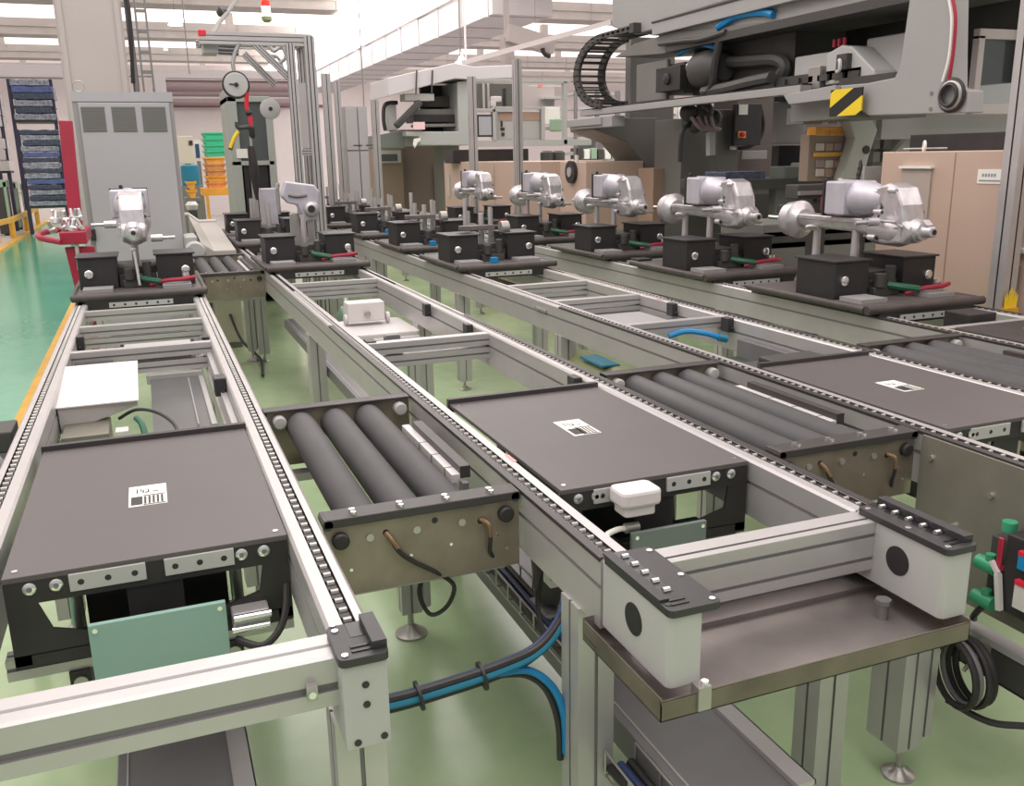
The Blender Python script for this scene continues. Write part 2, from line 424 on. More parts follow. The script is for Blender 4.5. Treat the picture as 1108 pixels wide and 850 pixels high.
def end_cap(t, x0, x1, y0, y1, outer, plug_sides, plate=True, ext=.03, inner_dir=1, flat=False):
    mb = MB()
    if flat: mb.box(x0, x1, y0, y1, .688, .838)
    else: mb.prism(rrect(x0, x1, y0, y1+.0, .014), 'Z', .70, .838)
    o = mb.build('end_cap', 'cap_grey', t, bevel=.002)
    mb = MB()
    xa, xb = (x0-.002, x1+ext) if inner_dir > 0 else (x0-ext, x1+.002)
    if flat: xa, xb = x0-.004, x1+.004
    mb.prism(rrect(xa, xb, y0-.006, y1-.01, .012), 'Z', .838, .852)
    cx = (x0+x1)/2 - inner_dir*.004
    mb.box(cx-.0125, cx+.0125, y0+.06, y1-.01, .852, .8528, 1)
    mb.box(cx-.02, cx+.015, y0+.012, y0+.018, .852, .854, 1); mb.box(cx-.02, cx+.015, y0+.026, y0+.032, .852, .854, 1)
    for (sx, sy) in ((xb-.012, y0+.008),(xb-.012, y0+.11),(xb-.012,y1-.03)) if inner_dir > 0 else ((xa+.012, y0+.008),(xa+.012, y0+.11),(xa+.012,y1-.03)):
        mb.cyl((sx,sy,.852),(sx,sy,.8545),.006,2,12)
    for sy in (y0+.02, y0+.12, y1-.03):
        sx = xa+.012 if inner_dir > 0 else xb-.012
        mb.cyl((sx,sy,.852),(sx,sy,.8532),.007,1,12)
    if not flat:
        yy = y0+.065
        while yy < y1-.02: mb.cyl((cx-.007,yy,.8545),(cx+.007,yy,.8545),.0058,2,8); yy += .038
    # low rim along the outer edge
    if inner_dir > 0: mb.box(xa, xa+.02, y0+.03, y1-.012, .852, .857)
    else: mb.box(xb-.024, xb, y0+.01, y1-.012, .852, .866)
    mb.build('cover_plate', ['black_plastic','black_gloss','chrome'], o, bevel=.0015)
    for sd in plug_sides:
        mb = MB(); xx = x0 if sd < 0 else x1
        mb.cyl((xx+sd*.0015, 1.337, .776),(xx-sd*.004, 1.337, .776), .031, 0, 28); mb.build('hole_plug', 'black', o)
    return o
def chain(t, c, y0, y1):
    mb = MB(); y = y0
    while y < y1:
        mb.cyl((c-.007,y,.833),(c+.007,y,.833),.0062,0,8)
        mb.box(c-.0085,c+.0085,y+.011,y+.027,.826,.8335,1)
        y += .038
    mb.build('roller_chain', ['steel','black'], t)
def conveyor(label, xl, xr, y0, y1, legs, beams, y_chain0, x_name, ycap=1.40, dark=True):
    t = thing('chain_conveyor', ((xl+xr)/2, y0, 0), label, 'conveyor', 'assembly line conveyors')
    for x0, x1, inner in ((xl-RW, xl, 1), (xr, xr+RW, -1)):
        P, mi, c = rail_section(x0, x1, ZT-RH, ZT, inner)
        mb = MB(); mb.prism(P, 'Y', ycap+.001, y1, 0, mi); mb.build('rail', ['aluminium','slot','channel'], t)
        chain(t, c, y_chain0, 5.6)
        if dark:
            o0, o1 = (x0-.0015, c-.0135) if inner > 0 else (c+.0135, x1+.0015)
            mb = MB(); mb.box(o0, o1, ycap+.002, 4.3, ZT-.008, ZT+.0025); mb.build('outer_strip', 'strip_black', t, bevel=.0015)  # dark strip on the outer part of the rail top, near stretch only
    for side, y in legs:
        leg(t, (xl-RW/2) if side < 0 else (xr+RW/2), y)
    for b in beams: crossbeam(t, xl, xr, *b)
    return t
def stop_block(t, x, y, sd, big=1.):
    mb = MB(); mb.box(x, x+sd*.032*big, y-.03*big, y+.03*big, .775, .842)
    mb.box(x+sd*.008, x+sd*.02, y-.05, y-.03, .79, .80)
    mb.build('stop_block', 'black_plastic', t, bevel=.003)
def dsp(*a): pass

cA = conveyor('leftmost conveyor of white aluminium rails beside the green aisle', -.353, .208, 1.30, 8.3,
    [(-1,1.40),(1,1.40),(-1,3.3),(1,3.3),(-1,5.3),(1,5.3),(-1,7.6),(1,7.6)], [(1.36,.075,.088,.836,'A'),(4.84,.05,.05),(4.84,.05,.045,.775),(4.18,.05,.05),(4.18,.05,.045,.77),(5.35,.05,.05)], 1.36, 'A', 1.40, False)
end_cap(cA, .207, .279, 1.28, 1.40, 1, [], ext=.0, inner_dir=-1, flat=True)
end_cap(cA, -.425, -.353, 1.28, 1.40, 1, [], ext=.0, inner_dir=1, flat=True)
stop_block(cA, .208, 3.42, -1, 1.3); stop_block(cA, .208, 4.28, -1, 1.); stop_block(cA, -.353, 4.55, 1)
# screw holes on the front of the near end cap
for x_, z_ in ((.243,.80),(.243,.765),(.225,.70),(.268,.702)):
    mb = MB(); mb.cyl((x_,1.2785,z_),(x_,1.283,z_),.006,0,12); mb.build('screw_hole', 'black', cA)
mb = MB(); mb.box(.155,.172,1.305,1.323,.775,.800); mb.cyl((.163,1.30,.788),(.163,1.325,.788),.006,1,10); mb.build('corner_bracket', ['steel','chrome'], cA)

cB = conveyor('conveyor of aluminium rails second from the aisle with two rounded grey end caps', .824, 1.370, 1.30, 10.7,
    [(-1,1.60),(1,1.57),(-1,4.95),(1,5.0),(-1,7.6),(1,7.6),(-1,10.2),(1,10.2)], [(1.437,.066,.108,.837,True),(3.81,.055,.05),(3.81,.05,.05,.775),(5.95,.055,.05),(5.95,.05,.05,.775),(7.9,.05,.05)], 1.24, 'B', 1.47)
end_cap(cB, .752, .824, 1.215, 1.47, 1, [-1], inner_dir=1)
end_cap(cB, 1.370, 1.442, 1.215, 1.47, 1, [-1], inner_dir=-1, ext=.004)
stop_block(cB, 1.37, 4.03, -1); stop_block(cB, 1.37, 4.72, -1); stop_block(cB, 1.37, 2.86, -1); stop_block(cB, .824, 3.85, 1, 1.3)
mb = MB(); mb.box(.812,.8235,2.085,2.145,.8382,.8388); mb.build('pink_mark', 'pink_mark', cB)

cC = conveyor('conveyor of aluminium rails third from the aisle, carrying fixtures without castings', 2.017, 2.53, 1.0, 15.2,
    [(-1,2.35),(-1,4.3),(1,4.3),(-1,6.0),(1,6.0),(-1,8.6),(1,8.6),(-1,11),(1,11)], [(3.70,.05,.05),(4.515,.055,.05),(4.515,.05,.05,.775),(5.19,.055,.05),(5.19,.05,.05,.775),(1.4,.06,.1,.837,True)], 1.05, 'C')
stop_block(cC, 2.53, 4.12, -1); stop_block(cC, 2.53, 3.62, -1)
mb = MB(); mb.box(2.532,2.545,4.25,4.31,.8382,.8388); mb.build('pink_mark', 'pink_mark', cC)
mb = MB(); mb.box(1.936,1.9445,4.45,4.60,.785,.80); 
for k in range(4): mb.cyl((1.932,4.47+.035*k,.79),(1.945,4.47+.035*k,.79),.009,0,8)
mb.build('cable_clip','steel',cC)
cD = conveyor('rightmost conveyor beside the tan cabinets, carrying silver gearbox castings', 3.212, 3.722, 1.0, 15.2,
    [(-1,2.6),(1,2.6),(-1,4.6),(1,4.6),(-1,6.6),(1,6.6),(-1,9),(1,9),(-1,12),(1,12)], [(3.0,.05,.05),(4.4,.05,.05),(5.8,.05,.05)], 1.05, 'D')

# ------------------------------------------------------------------ black topped lift tables
def lift_table(xa, xb, label, detail):
    y0, y1 = 1.845, 2.705
    t = thing('lift_table', ((xa+xb)/2, (y0+y1)/2, .60), label, 'lift table', 'black lift tables between the rails')
    mb = MB(); mb.box(xa, xb, y0, y1, .826, .838, 0); mb.build('top_plate', 'plate_dark', t, bevel=.0015)
    mb = MB(); mb.box(xa-.004, xb+.004, y1-.006, y1+.014, .81, .853, 0); mb.box(xa+.05, xb-.05, y1+.014, y1+.02, .83, .851, 1); mb.build('rear_strip', ['plate_edge','white_paint'], t, bevel=.001)
    # front apron with cut outs
    mb = MB(); yA, yB = y0+.002, y0+.008
    w = xb-xa
    zt, zb = .826, .69
    mb.box(xa, xb, yA, yB, .778, zt)
    mb.box(xa, xa+.03, yA, yB, .65, .778); mb.box(xb-.03, xb, yA, yB, .65, .778)
    mb.prism([(xa+.03,.778),(xa+.055,.778),(xa+.075,.72),(xa+.14,.70),(xa+.17,.67),(xa+.03,.67)], 'Y', yA, yB)
    mb.prism([(xb-.03,.778),(xb-.055,.778),(xb-.065,.72),(xb-.14,.70),(xb-.17,.67),(xb-.03,.67)], 'Y', yA, yB)
    mb.box(xa, xb, yA, yB, .645, .672)
    mb.box(xa+w*.40, xa+w*.60, yA+.01, yA+.02, .66, .80)
    mb.build('front_apron', 'black', t)
    br = [(xa+.115, xa+.255), (xa+.29, xa+.425)] if detail == 'A' else [(xa+.085, xa+.235), (xa+.285, xa+.41)]
    for (b0, b1) in br:
        mb = MB(); mb.box(b0, b1, yA-.007, yA, .792, .828, 0)
        for k in (.15, .5, .85): mb.cyl((b0+(b1-b0)*k, yA-.0075, .81),(b0+(b1-b0)*k, yA-.001,.81),.0065,1,14)
        mb.build('bracket', ['cap_grey','black'], t, bevel=.001)
    for k in (.045, .092, w-.095, w-.05):
        mb = MB(); mb.lathe((xa+k, yA, .81),(0,-1,0),[(0,.0125),(.003,.0125),(.006,.008)],0,18); mb.cyl((xa+k,yA-.007,.81),(xa+k,yA-.002,.81),.0055,1,8); mb.build('bolt', ['chrome','aluminium_dark'], t)
    # corner screws
    mb = MB()
    for sx in (xa+.02, xb-.02):
        for sy in (y0+.03, y1-.03): mb.cyl((sx,sy,.838),(sx,sy,.8395),.006,0,10)
    mb.build('screw', 'chrome', t)
    # label sticker
    cx = (xa+xb)/2; sx0, sx1, sy0, sy1 = cx-.004-.041, cx-.004+.043, 2.15, 2.292
    if detail == 'B': sx0, sx1, sy0, sy1 = 1.052, 1.136, 2.222, 2.372
    if detail == 'C': sx0, sx1, sy0, sy1 = 2.23, 2.312, 2.212, 2.347
    mb = MB(); mb.box(sx0, sx1, sy0, sy1, .838, .8386, 0); st = mb.build('label_sticker', 'paper', t)
    mb = MB(); q = (sy1-sy0); w2 = sx1-sx0; z0, z1 = .8386, .8389
    def r_(a0, a1, b0, b1): mb.box(sx0+w2*a0, sx0+w2*a1, sy0+q*b0, sy0+q*b1, z0, z1)
    r_(.2,.24,.62,.84); r_(.30,.33,.70,.84); r_(.36,.40,.62,.78); r_(.42,.54,.62,.67); r_(.50,.54,.67,.80); r_(.62,.78,.63,.67); r_(.06,.36,.06,.46) if detail == 'A' else r_(.08,.5,.06,.44)
    for k in range(5): r_(.40+.11*k,.46+.11*k,.08,.44)
    r_(.38,.96,.02,.06); r_(.38,.96,.46,.5)
    mb.build('print', 'ink', st)
    # lifting unit below
    mb = MB(); mb.box(xa+.12, xb-.12, y0+.2, y1-.2, .60, .80); mb.box(xa+.04, xb-.04, y0+.12, y0+.17, .58, .63); mb.box(xa+.04, xb-.04, y1-.17, y1-.12, .58, .63)
    for sx in (xa+.1, xb-.1):
        for sy in (y0+.2, y1-.2): mb.cyl((sx,sy,.60),(sx,sy,.826),.014,1,12)
    mb.build('lifting_unit', ['black','steel'], t)
    return t
ltA = lift_table(-.330, .205, 'black lift table between the rails next to the aisle, label sticker at its middle', 'A')
ltB = lift_table(.838, 1.362, 'black lift table right of the open rollers, white plastic cover hung on its front', 'B')
ltC = lift_table(2.03, 2.522, 'black lift table at the right edge, beyond the second set of rollers', 'C')
# teal reader panels hanging in front
def reader(x0, x1, z0, z1, y, label, tilt, mm='teal'):
    t = thing('reader_panel', ((x0+x1)/2, y, z0), label, 'panel', 'teal panels below the lift tables')
    mb = MB(); mt = Matrix.Translation(Vector(((x0+x1)/2, y, (z0+z1)/2))) @ Matrix.Rotation(tilt, 4, 'X'); w, h = (x1-x0)/2, (z1-z0)/2
    mb.box(-w, w, -.006, .006, -h, h, 0, mt); mb.build('panel', mm, t, bevel=.002)
    mb = MB()
    for a in (-1, 1): mb.cyl(mt @ Vector((a*(w-.012), -.006, h-.012)), mt @ Vector((a*(w-.012), -.009, h-.012)), .005, 0, 10)
    mb.build('screw', 'chrome', t)
    mb = MB(); mb.box(x0+.02, x1-.02, y+.02, y+.06, z0-.02, z0+.06); mb.build('mounting_bracket', 'black', t)
    return t
reader(-.187, .066, .600, .748, 1.775, 'teal panel under the front of the lift table beside the aisle', 0)
reader(.985, 1.19, .555, .735, 1.77, 'grey green panel under the front of the lift table with the white cover', 0, 'teal_grey')
# stiffener rails and cylinders below the lift tables
def under_rail(xa, xb, y, z, label):
    t = thing('support_bar', ((xa+xb)/2, y, z-.025), label, 'support bar')
    mb = MB(); profile(mb, 'X', xa, xb, y-.022, y+.022, z-.025, z+.02, [('l', z), ('t', y)], 0, 1); mb.build('bar', ['aluminium','slot'], t)
    for x in (xa+.13, xb-.13):
        mb = MB(); mb.box(x-.02, x+.02, y-.03, y+.03, z-.09, z-.025); mb.cyl((x,y-.035,z-.05),(x,y+.035,z-.05),.014,1,12); mb.build('clamp', ['black','steel'], t)
under_rail(-.353, .208, 1.90, .63, 'aluminium bar with clamps low under the lift table beside the aisle')
under_rail(.824, 1.37, 1.90, .60, 'aluminium bar with clamps low under the white covered lift table')
# air cylinder beside teal panel
t = thing('air_cylinder', (.11, 1.82, .62), 'silver air cylinder with black hose right of the teal panel', 'cylinder')
mb = MB(); mb.cbox((.115,1.84,.675),(.075,.07,.045)); mb.build('body','aluminium',t,bevel=.004)
mb = MB(); mb.cyl((.08,1.80,.69),(.155,1.80,.69),.008,0,10); mb.cyl((.075,1.80,.665),(.15,1.80,.665),.008,0,10); mb.build('rod','chrome',t)
mb = MB(); mb.tube([(.08,1.80,.645),(.13,1.77,.635),(.175,1.80,.66),(.195,1.85,.72),(.19,1.9,.78)],.008); mb.build('hose','black',t)

# white plastic cover on table B
t = thing('sensor_cover', (1.01, 1.82, .80), 'rounded white plastic cover hung on the front of a lift table', 'cover')
mb = MB(); mb.prism(rrect(.955,1.062,1.755,1.835,.018), 'Z', .80, .84); mb.build('shell','white_plastic',t,bevel=.008)
mb = MB(); mb.prism(rrect(.967,1.050,1.765,1.83,.012), 'Z', .775, .80); mb.build('lower_shell','white_plastic',t,bevel=.004)
t = thing('air_hose', (.93,1.76,.70), 'curled white hose under the white plastic cover', 'hose')
mb = MB(); mb.tube([(.985,1.80,.735),(.955,1.79,.74),(.915,1.76,.74),(.915,1.68,.73),(.93,1.60,.69),(.95,1.56,.62)],.007); mb.build('tube','paper',t)
mb = MB(); mb.cyl((.985,1.80,.735),(1.02,1.80,.735),.013,0,12); mb.build('fitting','steel',t)

# drip tray below the end caps
t = thing('drip_tray', (1.08, 1.30, .655), 'shallow sheet steel drip tray under the two rounded grey end caps', 'tray')
mb = MB(); x0,x1,y0,y1 = .728,1.428,1.195,1.50; e=.002
mb.box(x0,x1,y0,y1,.655,.657); mb.build('base','tray_steel',t)
mb = MB(); mb.box(x0,x1,y0,y0+e,.655,.693); mb.box(x0-.0,x1,y0-.001,y0+.006,.690,.693); mb.build('front_rim','rim_steel',t)
mb = MB(); mb.box(x0,x0+e,y0,y1,.655,.70); mb.build('side_rim','rim_steel',t)
mb = MB(); mb.box(x1-e,x1,y0,y1,.655,.70); mb.build('side_rim','rim_steel',t)
mb = MB(); mb.box(x0,x1,1.44,1.442,.655,.668); mb.box(x0,x1,1.442,1.50,.666,.668); mb.box(x0,x1,1.498,1.50,.668,.705); mb.build('rear_step','tray_steel',t)
mb = MB(); mb.box(.80,.826,1.19,1.215,.66,.705); mb.cyl((.818,1.2,.705),(.818,1.2,.712),.007,1,10); mb.build('clip',['steel','chrome'],t)
mb = MB(); mb.cyl((1.335,1.33,.657),(1.335,1.33,.69),.012,0,12); mb.cyl((1.335,1.33,.69),(1.335,1.33,.70),.017,0,6); mb.build('bolt','aluminium_dark',t)
# ------------------------------------------------------------------ transfer roller units between the lanes
def roller_unit(xa, xb, y0, y1, label, nroll=3, pedestal=True, cables=True, xoff=.0):
    t = thing('transfer_rollers', ((xa+xb)/2, (y0+y1)/2, 0), label, 'roller unit', 'roller units between the conveyors')
    w = xb-xa
    for y, nm in ((y0,'front_plate'),(y1,'rear_plate')):
        mb = MB(); mb.box(xa, xb, y-.003, y+.003, .655, .836)
        if nm == 'front_plate':
            mb.box(xa, xb, y, y+.03, .655, .658)
            for k, z in ((.30,.79),(.55,.80),(.79,.78)):
                mb.cyl((xa+w*k, y-.0036, z),(xa+w*k, y, z),.0075,1,12)
            for k, z in ((.12,.715),(.42,.725),(.63,.735),(.88,.74),(.93,.70)): mb.cyl((xa+w*k, y-.005, z),(xa+w*k, y, z),.004,2,8)
        mb.build(nm, ['stainless','black','chrome'], t)
        mb = MB()
        if nm == 'front_plate':
            mb.prism([(y-.012,.822),(y-.012,.842),(y+.05,.842),(y+.05,.836),(y+.004,.836),(y+.004,.822)], 'X', xa, xb)
            mb.cyl((xa+.01,y-.012,.83),(xa+.01,y+.05,.83),.013,0,12); mb.cyl((xb-.01,y-.012,.83),(xb-.01,y+.05,.83),.013,0,12)
        else:
            mb.box(xa-.01, xb, y-.02, y+.035, .836, .842); mb.box(xa-.01, xb, y+.03, y+.035, .81, .842)
        mb.build('edge_flange', 'plate_edge', t, bevel=.002)
        for x in (xa+.035, xb-.035):
            mb = MB()
            if nm == 'front_plate': mb.lathe((x, y, .79),(0,-1,0),[(0,.019),(.016,.019),(.02,.015),(.021,.006)],0,18); mb.build('bearing', 'black', t)
            else: mb.lathe((x, y-.03, .805),(0,-1,0),[(-.025,.021),(.006,.021),(.010,.017),(.011,.006)],0,20); mb.build('guide_wheel', 'cap_grey', t)
    sp = w*.235; r = sp*.43
    for i in range(nroll):
        x = xa + w*.22 + sp*i
        mb = MB(); mb.lathe((x, y0+.012, .785),(0,1,0),[(0,r*.9),(.01,r),(y1-y0-.034,r),(y1-y0-.024,r*.9)],0,28); ro = mb.build('roller', 'rubber', t)
        mb = MB(); mb.cyl((x,y0-.008,.785),(x,y1+.008,.785),.009,0,10); mb.build('shaft','steel',ro)
    for i in range(4):
        x = xa + w*(.15+.235*i); mb = MB()
        mb.cyl((x,y0+.02,.842),(x,y0+.02,.850),.0075,0,10); mb.cyl((x,y0+.002,.842),(x,y0+.002,.850),.0065,0,10); mb.build('bolt','chrome',t)
    mb = MB(); mb.box(xa+w*.22+sp*.5-.006, xa+w*.22+sp*.5+.006, y0+.02, y1-.12, .76, .775, 0); mb.box(xa+w*.22+sp*1.5-.004, xa+w*.22+sp*1.5+.004, y0+.02, y1-.2, .755, .765, 1); mb.build('tie_bar', ['brass_green','white_paint'], t)
    mb = MB(); x = xa+w*.86
    mb.box(x, x+.028, y0+.24, y1-.28, .80, .832, 0); mb.box(x-.022, x, y0+.24, y1-.24, .79, .812, 1)
    for k in range(3): mb.box(x-.023,x,y0+.3+.12*k,y0+.304+.12*k,.79,.8125,0)
    mb.box(x-.005,x+.01,y0+.2,y0+.235,.72,.80,2); mb.build('lift_bar', ['plate_edge','white_paint','aluminium_dark'], t)
    if pedestal:
        xm = xa+w*.91+xoff; yf = y0+.925
        mb = MB(); profile(mb, 'Z', .09, .66, xm-.035, xm+.035, yf-.03, yf+.03, [('b',xm),('l',yf)], 0, 1); mb.box(xm-.12, xm+.12, yf-.05, yf+.05, .64, .66); mb.cyl((xm+.055,yf,.10),(xm+.055,yf,.66),.02,0,12)
        p_ = mb.build('pedestal', ['aluminium','slot'], t)
        mb = MB(); mb.cyl((xm,yf,.02),(xm,yf,.2),.011,0,12); mb.lathe((xm,yf,0),(0,0,1),[(0,.055),(.008,.055),(.022,.03),(.04,.014)],0,24); mb.build('levelling_foot','steel',p_)
        for yy in (y0+.04, y1-.1):
            mb = MB(); mb.box(xa+.02,xb-.02,yy,yy+.05,.63,.655); mb.build('cross_bar','aluminium',t)
    if cables:
        a = xa+w*.30
        mb = MB(); mb.tube([(a,y0-.003,.79),(a+.01,y0-.015,.775),(a+.025,y0-.02,.745),(a+.06,y0-.01,.71),(a+.12,y0+.0,.665),(a+.165,y0+.03,.61),(a+.15,y0+.05,.55),(a+.11,y0+.06,.535),(a+.09,y0+.07,.60),(a+.14,y0+.09,.655),(a+.25,y0+.1,.69)],.0055); mb.tube([(a,y0-.003,.79),(a+.01,y0-.016,.775),(a+.022,y0-.021,.755)],.0060,1); mb.build('cable',['black','copper'],t)
        b = xa+w*.79
        mb = MB(); mb.tube([(b,y0-.003,.785),(b+.014,y0-.02,.775),(b+.018,y0-.02,.74),(b+.02,y0-.01,.70),(b+.05,y0+.02,.66)],.0050); mb.tube([(b,y0-.003,.785),(b+.014,y0-.021,.775),(b+.018,y0-.021,.745)],.0056,1); mb.build('cable',['black','copper'],t)
    return t

u1 = roller_unit(.287, .745, 1.885, 2.86, 'open unit of three dark rollers left of the white covered lift table', xoff=.0)
u2 = roller_unit(1.47, 1.935, 1.87, 2.84, 'open unit of dark rollers right of the white covered lift table', xoff=.0)
u3 = roller_unit(2.63, 3.13, 1.9, 2.84, 'open unit of dark rollers at the right edge of the view', cables=False)
u0 = roller_unit(.287, .745, 6.75, 8.1, 'transfer rollers far off between the conveyors beside the big grey cabinet', cables=False)
# flat cover plates behind the roller units
def cover(xa, xb, y0, y1, label):
    t = thing('cover_sheet', ((xa+xb)/2, (y0+y1)/2, .70), label, 'cover sheet', 'sloping cover sheets below the rails')
    mb = MB(); mb.prism([(y0,.70),(y1,.52),(y1,.515),(y0,.695)], 'X', xa, xb); mb.build('sheet','aluminium_dark',t)
    mb = MB(); mb.box(xa,xa+.012,y0,y1,.5,.54); mb.build('edge_strip','aluminium',t)
    return t

# ------------------------------------------------------------------ things under the conveyors
def flat_duct(x0, x1, y0, y1, z0, z1, label, lip=True):
    t = thing('cable_duct', ((x0+x1)/2, (y0+y1)/2, z0), label, 'cable duct', 'low cable ducts under the conveyors')
    mb = MB(); mb.box(x0, x1, y0, y1, z0, z1); mb.build('duct_cover','aluminium_dark',t,bevel=.003)
    mb = MB(); mb.box(x1-.03, x1+.015, y0, y1, z1, z1+.012); mb.box(x1+.012, x1+.015, y0, y1, z1-.05, z1+.012); mb.box(x0+.02,x0+.024,y0,y1,z1,z1+.003); mb.build('edge_lip','aluminium',t)
    for y in (y0+.15, y1-.15):
        mb = MB(); mb.box((x0+x1)/2-.02,(x0+x1)/2+.02,y-.02,y+.02,0,z0); mb.build('stand','aluminium_dark',t)
    return t
flat_duct(.885, 1.135, 1.28, 3.4, .27, .345, 'grey flat cable duct low under the drip tray')
flat_duct(-.19, .075, 1.5, 3.4, .24, .30, 'grey flat cable duct low under the lift table beside the aisle')
flat_duct(.84, 1.15, 3.3, 6.6, .44, .50, 'long pale cable duct seen low between the rails behind the open rollers')
def wire_tray(pts, w, h, label, cab='blue_dark'):
    t = thing('wire_tray', (pts[0][0], pts[0][1], pts[0][2]-.06), label, 'cable tray', 'wire mesh cable trays')
    mb = MB(); a, b = Vector(pts[0]), Vector(pts[-1]); d = b-a; L = d.length; n = int(L/.09)
    sd = Vector((1,0,0))
    for ox, oz in ((-w/2,0),(w/2,0),(-w/2,h),(w/2,h),(0,0)):
        mb.cyl(a+sd*ox+Vector((0,0,oz)), b+sd*ox+Vector((0,0,oz)), .003, 0, 6)
    for k in range(n+1):
        p = a+d*(k/n)
        mb.tube([p+sd*(-w/2)+Vector((0,0,h)), p+sd*(-w/2), p+sd*(w/2), p+sd*(w/2)+Vector((0,0,h))], .0028, 0, 6, False)
    mb.build('mesh','steel',t)
    for k in range(3):
        mb = MB(); mb.tube([a+sd*(-w/3+k*w/3)+Vector((0,0,.015)), a+d*.33+sd*(-w/4+k*w/3.5)+Vector((0,0,.016)), a+d*.66+sd*(-w/3+k*w/3)+Vector((0,0,.014)), b+sd*(-w/3+k*w/3.2)+Vector((0,0,.015))],.011); mb.build('cable',['black',cab,'black'][k],t)
    return t
wire_tray([(.865,2.55,.40),(.865,1.72,.40)], .075, .05, 'wire mesh cable tray of dark cables left of the leg under the rounded end cap')
wire_tray([(.845,1.55,.28),(.845,1.12,.28)], .075, .06, 'wire mesh tray with dark blue cables along the flat duct under the drip tray', 'blue_dark')
t = thing('cable_bundle', (.5,1.64,.47), 'blue and black cable bundle strung between the two nearest conveyor ends', 'cable')
for k, (c_, dz, dy) in enumerate((('blue',.0,0),('blue_dark',.014,.006),('black',-.014,.008),('teal_blue',.008,-.012),('black',.02,-.008))):
    mb = MB(); mb.tube([(.26,1.65+dy,.515+dz*1.2),(.37,1.655+dy,.505+dz),(.48,1.65+dy,.515+dz),(.60,1.648+dy,.53+dz),(.69,1.655+dy,.55+dz*.8),(.75,1.665+dy,.60+dz*.6),(.775,1.68+dy,.66)],.0088); mb.build('cable',c_,t)
for x in (.42,.56):
    mb = MB(); mb.cyl((x,1.65,.515 if x<.5 else .527),(x+.006,1.65,.516 if x<.5 else .528),.032,0,16); mb.build('cable_tie','black',t)
mb = MB(); mb.tube([(.60,1.652,.525),(.67,1.65,.515),(.72,1.64,.47),(.745,1.63,.40),(.75,1.63,.30)],.009); mb.tube([(.60,1.66,.515),(.665,1.66,.50),(.71,1.65,.46),(.735,1.64,.38),(.74,1.64,.28)],.008,1); mb.build('branch_cable',['blue','black'],t)
# gearmotor under roller unit
t = thing('gear_motor', (.90,2.05,.50), 'dark gear motor tucked behind the leg under the rounded end cap', 'motor')
mb = MB(); mb.lathe((.92,2.05,.44),(0,.25,1),[(0,.045),(.03,.06),(.15,.06),(.17,.045)],0,20); mb.build('motor_body','machine_dark',t)
mb = MB(); mb.tube([(.86,2.0,.56),(.82,1.95,.52),(.81,1.9,.46),(.84,1.86,.42),(.88,1.86,.40)],.007); mb.build('cable','black',t)
mb = MB(); mb.cbox((.92,2.06,.40),(.11,.12,.06)); mb.build('gearbox','machine_grey',t,bevel=.006)
# sloped white box in lane A
t = thing('control_box', (-.22,3.6,.62), 'white box with sloping lid and label between the rails beside the aisle', 'box')
mb = MB(); x0,x1,y0,y1=-.350,-.095,3.36,3.88
mb.add([(x0,y0,.795),(x1,y0,.795),(x1,y1,.83),(x0,y1,.83),(x0,y0+.02,.70),(x1,y0+.02,.775),(x1,y1,.76),(x0,y1,.60)],[(0,3,2,1),(4,5,6,7),(0,1,5,4),(1,2,6,5),(2,3,7,6),(3,0,4,7)]); mb.build('housing','white_paint',t,bevel=.004)
mb = MB(); mb.prism([(y0-.006,.797),(y0-.006,.801),(y1,.837),(y1,.833)], 'X', x0-.003, x1+.004); mb.build('lid','white_plastic',t)
mb = MB(); mb.prism([(3.50,.8115),(3.50,.812),(3.83,.835),(3.83,.8345)], 'X', x1-.055, x1-.005); mb.build('label_sticker','paper',t)
t = thing('sensor_cable', (-.05,3.3,.70), 'thin black cable looping between the white sloping box and the lift table', 'cable')
mb = MB(); mb.tube([(-.16,3.36,.74),(-.10,3.30,.78),(-.03,3.22,.78),(.02,3.12,.75),(.0,3.0,.72),(-.04,2.92,.68)],.006); mb.build('wire','black',t)
t = thing('valve_terminal', (-.25,3.3,.60), 'small beige valve block with a blue mark under the white sloping box', 'valve')
mb = MB(); mb.box(-.335,-.19,3.2,3.42,.60,.735); mb.build('block','stainless_dull',t,bevel=.003)
mb = MB(); mb.cyl((-.285,3.2,.70),(-.285,3.193,.70),.016,0,14); mb.build('blue_mark','blue',t)
mb = MB(); mb.box(-.17,-.13,3.2,3.26,.60,.735); mb.tube([(-.10,3.2,.775),(-.085,3.16,.765),(-.075,3.1,.73)],.011,1); mb.build('fitting',['white_plastic','green_dark'],t)
t = thing('lower_tray', (.05,3.9,.50), 'dark sheet on a grey frame low between the rails right of the white sloping box', 'tray')
mb = MB(); mb.prism([(3.3,.675),(4.15,.695),(4.15,.70),(3.3,.68)],'X',-.055,.14); mb.build('sheet','sheet_dark',t)
mb = MB(); mb.box(-.07,.155,4.12,4.16,.68,.72); mb.box(.14,.16,3.3,4.15,.66,.70); mb.box(.095,.10,3.32,4.1,.682,.7005); mb.build('frame','aluminium',t,bevel=.002)
mb = MB(); mb.box(.185,.207,2.9,4.6,.60,.79); mb.box(.178,.186,2.9,4.6,.70,.715); mb.build('side_channel','aluminium',t,bevel=.002)
t = thing('side_unit', (-.52,3.0,.0), 'grey bracket unit with white rollers outside the left rail at the picture edge', 'bracket unit')
mb = MB(); mb.box(-.62,-.45,3.05,3.2,.75,.815); mb.build('bracket','machine_dark',t,bevel=.005)
mb = MB(); mb.box(-.50,-.46,3.05,3.1,0,.75); mb.build('stand','aluminium_dark',t)
for y_,m_ in ((2.9,'cap_grey'),(2.55,'white_plastic')):
    mb = MB(); mb.lathe((-.56,y_,.74),(1,0,0),[(0,.03),(.01,.045),(.09,.045),(.1,.03)],0,18); mb.build('side_roller',m_,t)
